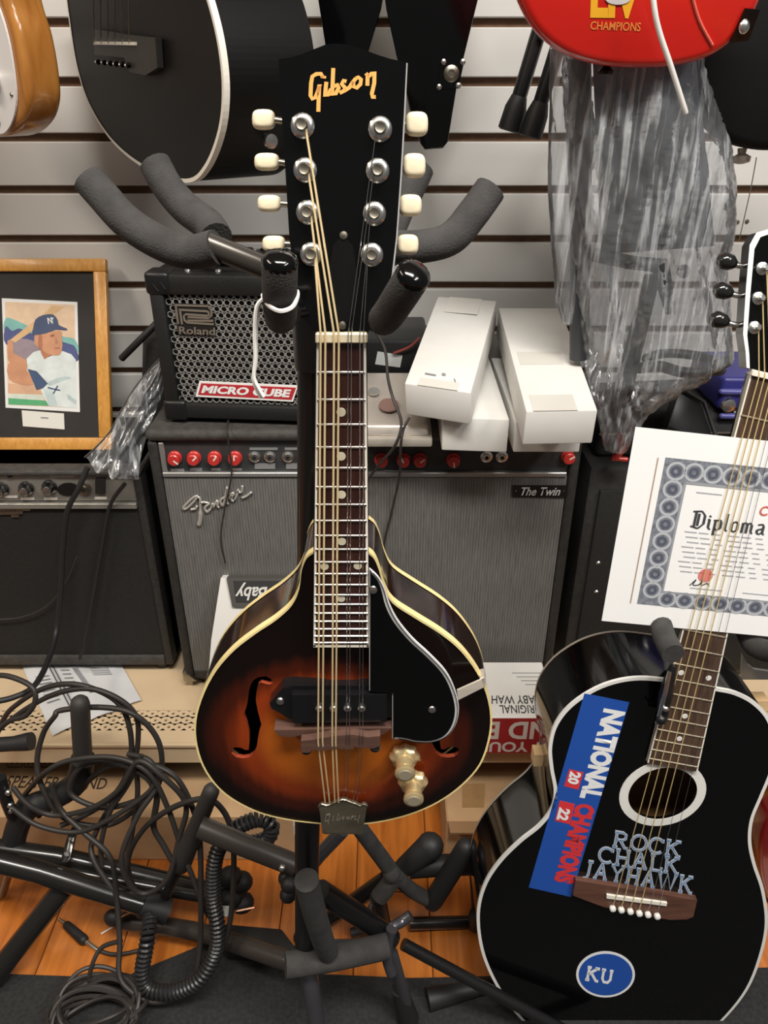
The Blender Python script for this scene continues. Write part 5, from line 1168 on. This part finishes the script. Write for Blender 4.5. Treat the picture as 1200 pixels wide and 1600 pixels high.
serif('sticker_letters', 'KU', ((918, 1510), (958, 1517), (955, 1536), (914, 1529)), SWH, ks, .2, .0010)
# strap pin / cable clip at the neck heel
cl_ = thing('capo', 'black spring capo clipped to the acoustic neck below the diploma', 'capo', tuple(Gp(1037, 1120)))
tube('jaw', [Gq(1052, 1040, .012), Gq(1040, 1085, .016), Gq(1034, 1125, .014)], [.004, .0085, .006], SATIN, cl_, 12, 4)
tube('handle', [Gq(1046, 1050, .02), Gq(1036, 1095, .022), Gq(1026, 1130, .016)], [.0025, .003, .0025], CHROME, cl_, 8, 4)
ball('spring_pivot', Gq(1040, 1107, .022), .004, CHROME, cl_); ball('pad', Gq(1033, 1124, .02), .0065, SATIN, cl_)

# ================================================================ DIPLOMA BEHIND THE STRINGS
dpm = thing('diploma', 'white diploma sheet with grey scalloped border tucked behind the acoustic strings', 'paper', tuple(Gq(1075, 970, .0075)))
TL_ = Gq(993, 667, .0078); BL_ = Gq(940, 970, .0078); dv = BL_-TL_; dh = dv.length; du = (Gq(1200, 689, .0078)-TL_).normalized()
D = lambda s, t, d=0: TL_ + du*(s*dh) + dv*t + gn*d
WD = 1.29
plate('sheet', [[D(0, 0), D(WD, 0), D(WD, 1), D(0, 1)]], -gn*.0004, M('bright_paper', (.93, .93, .925), .6), dpm)
DG = M('border_grey', (.20, .215, .25), .7, var=.35, scale=220); DL = M('border_pale', (.48, .50, .54), .7)
o4 = [(.158, .125), (WD-.158, .125), (WD-.158, .885), (.158, .885)]; i4 = [(.275, .24), (WD-.275, .24), (WD-.275, .80), (.275, .80)]
plate('border', [[D(*q, .0001) for q in o4], [D(*q, .0001) for q in i4]], gn*.0001, DG, dpm)
def rings(name, cs_, r, wd, m, d):
    ls = []
    for cx, cy in cs_: ls.append([(cx+r*math.cos(a), cy+r*math.sin(a)) for a in [i*R(22.5) for i in range(17)]])
    return strokes(name, ls, wd, D, gn, m, dpm, d, .0001)
cl2 = [(.158+.06, .185+.088*i) for i in range(8)] + [(WD-.158-.06, .185+.088*i) for i in range(8)] + [(.30+.088*i, .182) for i in range(9)] + [(.30+.088*i, .842) for i in range(9)]
rings('border_rosette', cl2, .040, .012, DL, .0003); rings('border_rosette', cl2, .018, .014, M('border_dark', (.09, .10, .14), .7), .0003)
strokes('border_line', [[(.27, .235), (WD-.27, .235), (WD-.27, .805), (.27, .805), (.27, .235)]], .012, D, gn, M('border_mid', (.33, .34, .37), .7), dpm, .0003, .0001)
strokes('border_line', [[(.125, .13), (.125, .885)]], .006, D, gn, M('brown_line', (.42, .30, .22), .7), dpm, .0002, .0001)
BL = {'D': [(0, .06, .5, .0), (.5, .0, .72, .22), (.72, .22, .72, .72), (.72, .72, .45, 1), (.45, 1, .0, .9), (.2, .05, .2, .9), (.38, .15, .38, .85)], 'i': [(.1, .42, .1, .9), (.02, .4, .16, .48), (.1, .9, .24, 1), (.06, .2, .16, .28)],
 'p': [(.1, .42, .1, 1.3), (0, .42, .12, .48), (.1, .45, .38, .4), (.38, .4, .44, .5), (.44, .5, .44, .88), (.44, .88, .25, 1), (.25, 1, .1, .9)], 'l': [(.1, .0, .1, .9), (.1, .9, .24, 1)], 'o': [(.1, .5, .1, .9), (.1, .5, .3, .4), (.3, .4, .44, .5), (.44, .5, .44, .9), (.44, .9, .25, 1), (.25, 1, .1, .9)],
 'm': [(.1, .42, .1, 1), (.1, .48, .26, .4), (.26, .4, .36, .5), (.36, .5, .36, 1), (.36, .48, .52, .4), (.52, .4, .62, .5), (.62, .5, .62, .9), (.62, .9, .74, 1)], 'a': [(.08, .46, .36, .4), (.36, .4, .42, .5), (.42, .5, .42, .9), (.42, .9, .54, 1), (.42, .66, .1, .74), (.1, .74, .1, .92), (.1, .92, .24, 1), (.24, 1, .42, .86)], 'f': [(.15, .1, .15, 1.0), (.15, .1, .38, .0), (.02, .42, .34, .42)]}
BW = {'D': .92, 'i': .36, 'p': .62, 'l': .36, 'o': .62, 'm': .88, 'a': .66, 'f': .42, ' ': .4}
xx = 0; bl_ = []
for ch in 'Diploma of':
    for a, b_, c2_, d2_ in BL.get(ch, []): bl_.append(([(.335+(xx+a)*.082, .365+b_*.088), (.335+(xx+c2_)*.082, .365+d2_*.088)], .0125 if abs(a-c2_) < .05 else .008))
    xx += BW[ch]
strokes('title', bl_, .01, D, gn, INK, dpm, .0004, .0001)
text('small_print', 'COLLEGE', [D(.64, .31), D(.90, .285), D(.90, .335), D(.64, .36)], gn, M('pale_red_ink', (.62, .13, .11), .7), dpm, bold=.02, lift=.0004)
strokes('text_lines', [[(.33, .275), (.45, .275)]] + [[(.315+.01*(k % 3)+.068*j_, .475+.026*k), (.315+.01*(k % 3)+.068*j_+.058-.012*((j_*7+k*3) % 3), .475+.026*k)] for k in range(9) for j_ in range(10)], .0065, D, gn, M('faint_ink', (.50, .50, .53), .8), dpm, .0003, .0001)['kind'] = 'stuff'
strokes('text_lines', [[(.40, .768), (.56, .768)], [(.66, .768), (.86, .768)]], .006, D, gn, M('faint_ink', (0, 0, 0)), dpm, .0003, .0001)
plate('seal', [[D(.46+.036*math.cos(a), .695+.036*math.sin(a), .0003) for a in [i*R(20) for i in range(18)]]], gn*.0001, M('red_seal', (.72, .22, .19), .7), dpm)
strokes('signature', [spline2([(.395, .755), (.42, .72), (.41, .75), (.44, .745), (.455, .71), (.45, .75), (.475, .735), (.49, .75)], 4)], .005, D, gn, INK, dpm, .0005, .0001)
# ---------------- stand under the right guitar
rs = thing('guitar_stand', 'black guitar stand with grey foam prongs behind the acoustic with stickers', 'stand', tuple(PZ(1100, 1600, 0)))
tube('post', [P(1090, 1010, .775), P(1010, 1500, .80), PZ(990, 1500, .05)], .011, TUBEM, rs, 12)
tube('foam_sleeve', TP([(1030, 968, .70), (1040, 1000, .665), (1052, 1022, .642)]), .0125, FOAM, rs, 14, 4)
tube('foam_sleeve', TP([(1215, 1020, .66), (1180, 1010, .69), (1162, 975, .72)]), .0125, FOAM, rs, 14, 4)
tube('yoke_bar', TP([(1032, 962, .72), (1090, 980, .765), (1160, 968, .73)]), .007, TUBEM, rs, 10, 4)
plate('yoke_plate', [TP([(1160, 1022, .78), (1168, 1038, .78), (1178, 1046, .78), (1205, 1050, .78), (1205, 1062, .78), (1158, 1062, .78)])], (0, .004, 0), M('grey_steel', (.32, .32, .31), .4, metal=.5), rs)
for path in ([(1010, 1500, .80), (760, 1440, .79), (640, 1443, .78)], [(1010, 1500, .80), (860, 1540, .70), (790, 1562, .66)]):
    tube('leg', TP(path), .0105, TUBEM, rs, 12)
tube('rubber_foot', [P(765, 1520+20, .68), PZ(668, 1562, .016)], [.010, .017], RUB, rs, 14)
tube('leg', [P(860, 1520, .72), P(765, 1540, .68)], .0095, TUBEM, rs, 12)
tube('leg', [P(1010, 1500, .80), PZ(1010, 1450, .012)], .0105, TUBEM, rs, 12)
re = thing('electric_guitar', 'dark red guitar body edge showing behind the acoustic at the right edge', 'guitar', tuple(P(1240, 1420, .85)))
roundbody('body', [P(q.x, q.y, .82) for q in catm([V((a, b, 0)) for a, b in ((1186, 1340), (1192, 1300), (1215, 1270), (1280, 1250), (1350, 1270), (1380, 1340), (1350, 1420), (1280, 1440), (1215, 1425), (1192, 1385))], 5, True)], V((0, .04, 0)), M('dark_red_lacquer', (.20, .012, .012), .2, coat=.5), re, .008)
tube('strap_stub', [P(1280, 1250, .84), P(1300, 1180, .86)], .02, TUBEM, re, 10)
# ================================================================ PILE OF STANDS AND CABLES, LEFT
ts = thing('speaker_tripod', 'black folded speaker tripod lying low across the left side', 'stand', tuple(PZ(20, 1500, 0)))
GLT = M('satin_black_tube', (.014, .013, .012), .25, coat=.3)
tube('leg', TP([(-60, 1318, .80), (90, 1338, .80), (120, 1345, .80), (325, 1392, .80)]), .0150, GLT, ts, 14)
tube('leg', TP([(110, 1362, .785), (325, 1402, .785)]), .0105, GLT, ts, 14)
tube('centre_post', TP([(-60, 1332, .745), (60, 1362, .745), (252, 1422, .745)]), .0165, GLT, ts, 16)
tube('post_end', TP([(222, 1412, .745), (262, 1425, .745)]), .0205, RUB, ts, 16)
plate('end_sticker', [[P(231+6*math.cos(a), 1429+4*math.sin(a), .726) for a in [i*R(30) for i in range(12)]]], (0, -.0006, 0), BRASS, ts)
g0 = PZ(-25, 1545, .012); tube('leg', [P(112, 1372, .76), g0], .0175, GLT, ts, 14)
slab('leg_bracket', TP([(92, 1350, .765), (108, 1350, .765), (118, 1306, .80), (104, 1306, .80)]), (0, .02, 0), GLT, ts, .004)
lathe('bracket_bolt', [(.005, 0), (.004, .003)], P(105, 1333, .772), (0, -1, .3), CHROME, ts, 10)
for q in ((360, 1370, .80), (376, 1378, .80), (362, 1402, .785), (378, 1410, .785)): ball('end_cap', P(*q), .0185, RUB, ts, (1.1, 1, .9))
tube('leg', TP([(320, 1390, .80), (380, 1378, .80)]), .010, GLT, ts, 12); tube('leg', TP([(320, 1402, .785), (380, 1410, .785)]), .009, GLT, ts, 12)
ball('lock_knob', P(178, 1434, .755), .016, RUB, ts, (1, .8, 1)); tube('knob_stem', [P(178, 1434, .755), P(205, 1420, .745)], .006, GLT, ts, 8)
tube('end_rubber', TP([(-40, 1166, .86), (20, 1162, .86), (42, 1159, .86), (49, 1158, .86)]), [.0115, .0115, .014, .014], RUB, ts, 14)
tube('leg', TP([(-60, 1167, .86), (-80, 1320, .82)]), .012, GLT, ts, 10)

fs_ = thing('folding_guitar_stand', 'folded guitar stand with grey rubber pegs among the tangled cables', 'stand', tuple(PZ(330, 1470, 0)))
DGR = M('dark_rubber_grip', (.040, .037, .035), .6)
BR2 = M('brown_black_tube', (.045, .038, .033), .4, coat=.1)
tube('peg', TP([(330, 1236, .72), (308, 1290, .735), (283, 1348, .75)]), [.0115, .0125, .0165], DGR, fs_, 14, 3, rounded=True)
tube('arm', TP([(312, 1292, .70), (380, 1320, .69), (462, 1352, .68)]), .0150, BR2, fs_, 16)
ball('arm_bolt', P(441, 1356, .668), .005, CHROME, fs_)
tube('lower_arm', TP([(185, 1438, .77), (300, 1454, .745), (380, 1478, .70), (462, 1506, .66)]), .0140, BR2, fs_, 16, 4)
ball('arm_bolt', P(446, 1499, .643), .005, CHROME, fs_)
slab('foot_pad', [PZ(345, 1442, .05), PZ(440, 1450, .05), PZ(466, 1485, .05), PZ(350, 1475, .05)], (0, 0, -.044), RUB, fs_, .004)
for q in ((448, 1372, .675), (450, 1398, .68), (452, 1382, .66)): ball('joint_knob', P(*q), .012, RUB, fs_)
slab('joint_block', TP([(440, 1352, .67), (470, 1362, .67), (472, 1398, .69), (448, 1392, .69)]), (0, .02, 0), TUBEM, fs_, .004)
tube('link', [P(283, 1348, .75), P(240, 1440, .76), PZ(250, 1440, .02)], .008, TUBEM, fs_, 10)

us = thing('hook_stand', 'black hook shaped stand arm rising from the cable tangle over the leaflet', 'stand', tuple(PZ(60, 1330, 0)))
tube('peg', TP([(125, 1100, .84), (127, 1140, .84), (130, 1190, .84)]), .0140, DGR, us, 14, 3, rounded=True)
tube('arm', TP([(130, 1185, .84), (120, 1222, .84), (85, 1246, .83), (45, 1262, .82), (28, 1290, .815), (18, 1330, .81)]), .0185, RUB, us, 14, 5)
tube('leg', [P(18, 1330, .81), PZ(0, 1395, .012)], .012, GLT, us, 12)
for q in ((13, 1238, .80), (16, 1258, .80), (17, 1266, .80)): ball('bolt', P(*q), .005, CHROME, us)
tube('bracket', TP([(0, 1215, .81), (10, 1250, .805), (20, 1275, .805)]), .009, SATIN, us, 10, 4)

xs = thing('folded_stand', 'folded grey foam stand lying on the floor under the mandolin', 'stand', tuple(PZ(600, 1420, 0)))
WT = M('worn_tube', (0, 0, 0))
tube('foam_arm', TP([(556, 1286, .74), (585, 1325, .74), (612, 1362, .74)]), .0120, FOAM, xs, 14)
tube('foam_arm', TP([(618, 1364, .74), (606, 1385, .735), (592, 1402, .73)]), .0135, FOAM, xs, 14)
tube('foam_arm', TP([(622, 1372, .745), (645, 1392, .75), (675, 1408, .75)]), .0115, FOAM, xs, 14, 3)
tube('foam_arm', TP([(676, 1408, .75), (700, 1370, .755), (728, 1325, .76)]), .0155, RUB, xs, 14, 3, rounded=True)
tube('foam_arm', TP([(625, 1360, .77), (655, 1336, .775), (672, 1322, .78)]), [.014, .0185, .0215], RUB, xs, 14, 3, rounded=True)
tube('foam_arm', TP([(640, 1356, .78), (690, 1352, .78), (740, 1350, .78)]), .0165, RUB, xs, 14)
tube('tube_leg', TP([(535, 1298, .74), (500, 1335, .735), (478, 1362, .73)]), .0105, WT, xs, 14)
tube('tube_leg', TP([(605, 1372, .76), (520, 1432, .765), (468, 1468, .765)]), .0130, TUBEM, xs, 12)
g2 = PZ(540, 1458, .01); tube('tube_leg', [P(590, 1400, .735), P(600, 1450, .735), PZ(596, 1475, .01)], .0125, SATIN, xs, 12)
tube('small_rod', [PZ(548, 1458, .016), PZ(580, 1450, .016)], .008, RUB, xs, 10)
ball('hinge', P(612, 1365, .735), .014, FOAM, xs)
tube('spring', TP([(580, 1412, .73), (576, 1428, .73), (572, 1440, .73)]), .004, CHROME, xs, 8)
tube('tube_leg', TP([(740, 1350, .78), (742, 1380, .78), (745, 1430, .775)]), .008, RUB, xs, 10)
tube('foam_arm', [P(742, 1428, .765), PZ(742, 1448, .012)], .010, RUB, xs, 10)

# ---- cables: each its own run
def cable(label, path, r, mat=CABLE, sm=8, name='cable', seg=8, grp='cables of the tangle at the left', closed=False):
    return tag(tube(name, TP(path), r, mat, None, seg, sm, closed), label, 'cable', grp)
cable('black cable hanging from the left amplifier panel down to the shelf', [(137, 730, 1.11), (122, 765, 1.10), (105, 800, 1.10), (98, 860, 1.10), (95, 920, 1.095), (88, 985, 1.08), (78, 1025, 1.02), (55, 1070, .93), (20, 1090, .90), (-30, 1100, .88)], .0048, RUB)
cable('second black cable falling behind over the black grille', [(195, 756, 1.11), (172, 790, 1.125), (160, 850, 1.125), (140, 960, 1.12), (125, 1030, 1.10)], .0035, RUB)
cable('thin grey cable curving across the black grille cloth', [(-30, 968, 1.128), (30, 965, 1.128), (75, 945, 1.128), (105, 905, 1.128), (120, 870, 1.128)], .0016)
cable('largest cable loop rising in an arch over the leaflet', [(-20, 1190, .90), (5, 1125, .90), (30, 1098, .89), (70, 1075, .88), (115, 1069, .87), (160, 1082, .865), (190, 1105, .86), (203, 1140, .85), (205, 1180, .84), (196, 1215, .83), (170, 1250, .82), (130, 1275, .81), (95, 1290, .80)], .0042)
cable('second cable arch just inside the largest loop', [(10, 1130, .885), (45, 1105, .88), (90, 1083, .87), (140, 1076, .865), (185, 1092, .86), (212, 1118, .855), (216, 1150, .85), (210, 1190, .84), (190, 1230, .83), (150, 1300, .80), (145, 1340, .77), (182, 1398, .74)], .0042)
cable('round cable ring standing in front of the printed carton', [(95, 1110, .85), (150, 1105, .85), (200, 1112, .845), (235, 1138, .84), (252, 1175, .83), (248, 1225, .82), (215, 1262, .81), (165, 1290, .80), (100, 1278, .80), (68, 1235, .81), (58, 1190, .83), (68, 1145, .845), (85, 1120, .845)], .0042, closed=True)
cable('cable sweeping low from the carton lettering to the upright peg', [(20, 1230, .80), (45, 1258, .79), (85, 1274, .79), (140, 1264, .78), (185, 1235, .78), (215, 1190, .79), (250, 1210, .78), (290, 1255, .77), (280, 1310, .75), (262, 1372, .725), (230, 1396, .72), (205, 1385, .72), (190, 1340, .73), (215, 1275, .76), (245, 1228, .785), (235, 1190, .80), (200, 1178, .815)], .0042)
cable('cable crossing the brown carton front in a wide curve', [(80, 1225, .80), (95, 1265, .79), (130, 1300, .77), (172, 1340, .75), (182, 1400, .735), (187, 1470, .70), (186, 1520, .67), (200, 1545, .655), (235, 1565, .645), (280, 1558, .65), (320, 1530, .66), (355, 1460, .69), (365, 1370, .72), (362, 1300, .74), (345, 1262, .75), (318, 1248, .755), (270, 1262, .76), (225, 1295, .765), (200, 1345, .76), (215, 1400, .76), (240, 1430, .775)], .0042)
cable('cable running down beside the coiled cord', [(240, 1195, .80), (275, 1215, .79), (300, 1260, .775), (312, 1310, .75), (314, 1400, .715), (313, 1470, .69), (308, 1520, .668)], .0042)
cable('bundled cable heaped where the loops cross', [(60, 1275, .84), (95, 1245, .845), (130, 1225, .835), (175, 1195, .81), (225, 1200, .80), (245, 1240, .79), (240, 1290, .775), (255, 1320, .765), (275, 1355, .75)], .0048)
cable('cable cutting diagonally over the carton edge', [(110, 1240, .80), (160, 1262, .79), (215, 1250, .79), (238, 1228, .79), (205, 1200, .80), (150, 1190, .81), (120, 1205, .81)], .0042, closed=True)
cable('cable falling straight past the carton to the tripod', [(212, 1190, .82), (215, 1240, .80), (208, 1290, .78), (198, 1350, .755), (196, 1370, .75)], .0042)
cable('cable end lying on the floor mat with a metal plug', [(190, 1470, .70), (160, 1480, .70), (145, 1505, .685), (138, 1540, .67), (140, 1575, .655), (150, 1620, .64)], .0035)
cable('cable crossing from the ring to the peg over the carton', [(20, 1270, .84), (40, 1240, .83), (72, 1206, .80), (110, 1188, .80), (180, 1184, .795), (232, 1208, .785), (262, 1262, .77), (285, 1330, .745), (300, 1368, .73), (320, 1420, .715), (345, 1452, .735)], .0040)
cable('cable drooping in a shallow bow above the tripod legs', [(18, 1262, .785), (60, 1290, .775), (120, 1300, .77), (175, 1278, .77), (232, 1238, .78), (250, 1205, .79)], .0040)
cable('short steep cable strand left of the folded peg', [(222, 1180, .805), (198, 1228, .79), (172, 1268, .78), (158, 1318, .765), (160, 1352, .755)], .0040)
cable('cable strand hugging the shelf end at far left', [(-20, 1160, .88), (12, 1128, .875), (40, 1118, .87), (55, 1095, .875), (48, 1072, .885), (10, 1056, .90), (-25, 1058, .91)], .0042)
# jack lead
jl = thing('jack_lead', 'guitar lead with black grip and silver jack plug on the wood floor', 'cable', tuple(PZ(120, 1455, 0)))
tube('plug_tip', [PZ(92, 1436, .01), PZ(102, 1443, .01)], .0026, NICKEL, jl, 8); gr = tube('grip', [PZ(105, 1446, .01), PZ(130, 1468, .01)], [.007, .0085], RUB, jl, 12, rounded=True)
tube('sleeve', [PZ(130, 1468, .01), PZ(154, 1485, .008)], .0036, CHROME, jl, 10)
tube('lead', [PZ(152, 1484, .007), PZ(175, 1491, .006), PZ(205, 1488, .006), PZ(228, 1478, .008), PZ(236, 1450, .03)], .0032, CABLE, jl, 8, 6)
tag(tube('twist_tie', [PZ(158, 1459, .004), PZ(177, 1448, .004)], .0013, WHITE, None, 6), 'short white twist tie lying on the wood floor beside the plug', 'tie')
wtg = thing('plug_adapter', 'small grey adapter with a pin beside the coiled cord', 'adapter', tuple(P(352, 1428, .72)))
slab('block', TP([(345, 1420, .715), (358, 1420, .715), (358, 1432, .70), (346, 1434, .70)]), (0, .008, -.004), M('grey_block', (.5, .5, .48), .5), wtg, .001, 1)
tube('pin', TP([(358, 1426, .705), (398, 1418, .705)]), .0016, M('copper', (.7, .42, .3), .3, metal=1), wtg, 6)
# coiled cord: helix round a path
def coil(path, rad, r, turns_per_m, name, label):
    pts = catm(TP(path), 24); L_ = [0]
    for a, b_ in zip(pts, pts[1:]): L_.append(L_[-1] + (b_-a).length)
    tot = L_[-1]; nt_ = int(tot*turns_per_m); steps = nt_*9; out = []; j = 0; prevN = None
    for i in range(steps+1):
        s = tot*i/steps
        while j < len(L_)-2 and L_[j+1] < s: j += 1
        t = (s-L_[j])/max(1e-9, L_[j+1]-L_[j]); c = pts[j].lerp(pts[j+1], t); T = (pts[j+1]-pts[j]).normalized()
        N = V((0, -1, .2)) if prevN is None else prevN
        N = (N - T*N.dot(T)); N = N.normalized() if N.length > 1e-5 else T.orthogonal().normalized(); prevN = N; B = T.cross(N)
        a = 2*math.pi*nt_*i/steps; out.append(c + (N*math.cos(a)+B*math.sin(a))*rad)
    return tag(tube(name, out, r, M('coil_rubber', (.022, .022, .023), .35), None, 6), label, 'cable')
coil([(392, 1318, .735), (418, 1310, .735), (424, 1290, .74), (405, 1280, .745), (372, 1292, .74), (350, 1312, .735), (336, 1345, .725), (333, 1400, .71), (340, 1450, .69), (336, 1490, .675), (312, 1530, .655), (272, 1550, .648), (232, 1545, .65), (222, 1520, .66), (230, 1470, .685), (236, 1430, .72)], .0092, .0031, 150, 'coiled_cord', 'black coiled cord winding in a tall loop beside the stand')
# coiled heap at the bottom edge
hp = thing('cable_coil', 'bundle of coiled black cable on the mat at the bottom left', 'cable', tuple(PZ(150, 1590, 0)))
cc0 = PZ(150, 1612, .02)
for k in range(11):
    a0 = .35*math.sin(k*1.7); rx3 = .060 + .006*math.sin(k*2.3); rz3 = .045+.004*math.cos(k)
    ptsl = [cc0 + V((rx3*math.cos(t) + .006*math.sin(k*3), rz3*math.sin(t) - .010 + .0045*k, .018 + .012*math.sin(t*2+k) + .0035*(k % 4))) for t in [i*R(24)+a0 for i in range(15)]]
    tube('winding', ptsl, .0034, CABLE, hp, 7, 3, True)
# clear film sleeve drooping over the left amp corner
sl_ = thing('plastic_sleeve', 'crumpled plastic sleeve draped between the framed picture and the big amplifier', 'bag', tuple(P(190, 740, 1.13)))
lft = [(250, 560), (215, 600), (190, 640), (168, 680), (132, 715)]; rgt = [(262, 575), (252, 620), (236, 660), (222, 710), (216, 752)]
vs = []; fs = []; RWS = 26; CLS = 24
l3 = catm([P(a, b_, 1.20-.025*i) for i, (a, b_) in enumerate(lft)], 7); r3 = catm([P(a, b_, 1.20-.025*i) for i, (a, b_) in enumerate(rgt)], 7)
for j in range(len(l3)):
    for i in range(CLS+1):
        t = i/CLS; p = l3[j].lerp(r3[j], t); d = noise.noise(V((t*7+j*.12, j*.22, 3)))*.014 + noise.noise(V((t*15, j*.5, 8)))*.006
        vs.append(p + V((0, -.02*math.sin(math.pi*t) + d, .3*d)))
for j in range(len(l3)-1):
    for i in range(CLS): a = j*(CLS+1)+i; fs.append((a, a+1, a+CLS+2, a+CLS+1))
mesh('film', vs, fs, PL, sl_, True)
tube('seam', [l3[0]] + l3[4::4], .0016, CABLE, sl_, 6, 3)
sb = thing('soft_gig_bag', 'dark soft gig bag slumped behind the plastic sleeve', 'bag', tuple(P(220, 640, 1.25)))
hexa('bag_body', [(-.42, 1.25, LZT+.001), (-.375, 1.25, LZT+.001), (-.375, 1.35, LZT+.001), (-.46, 1.35, LZT+.001), (-.40, 1.27, .86), (-.34, 1.27, .88), (-.34, 1.35, .88), (-.43, 1.35, .86)], M('black_nylon', (0, 0, 0)), sb, .012, 3)
tube('bag_strap', TP([(190, 560, 1.27), (215, 535, 1.26), (245, 505, 1.27)]), .006, RUB, sb, 8, 4)
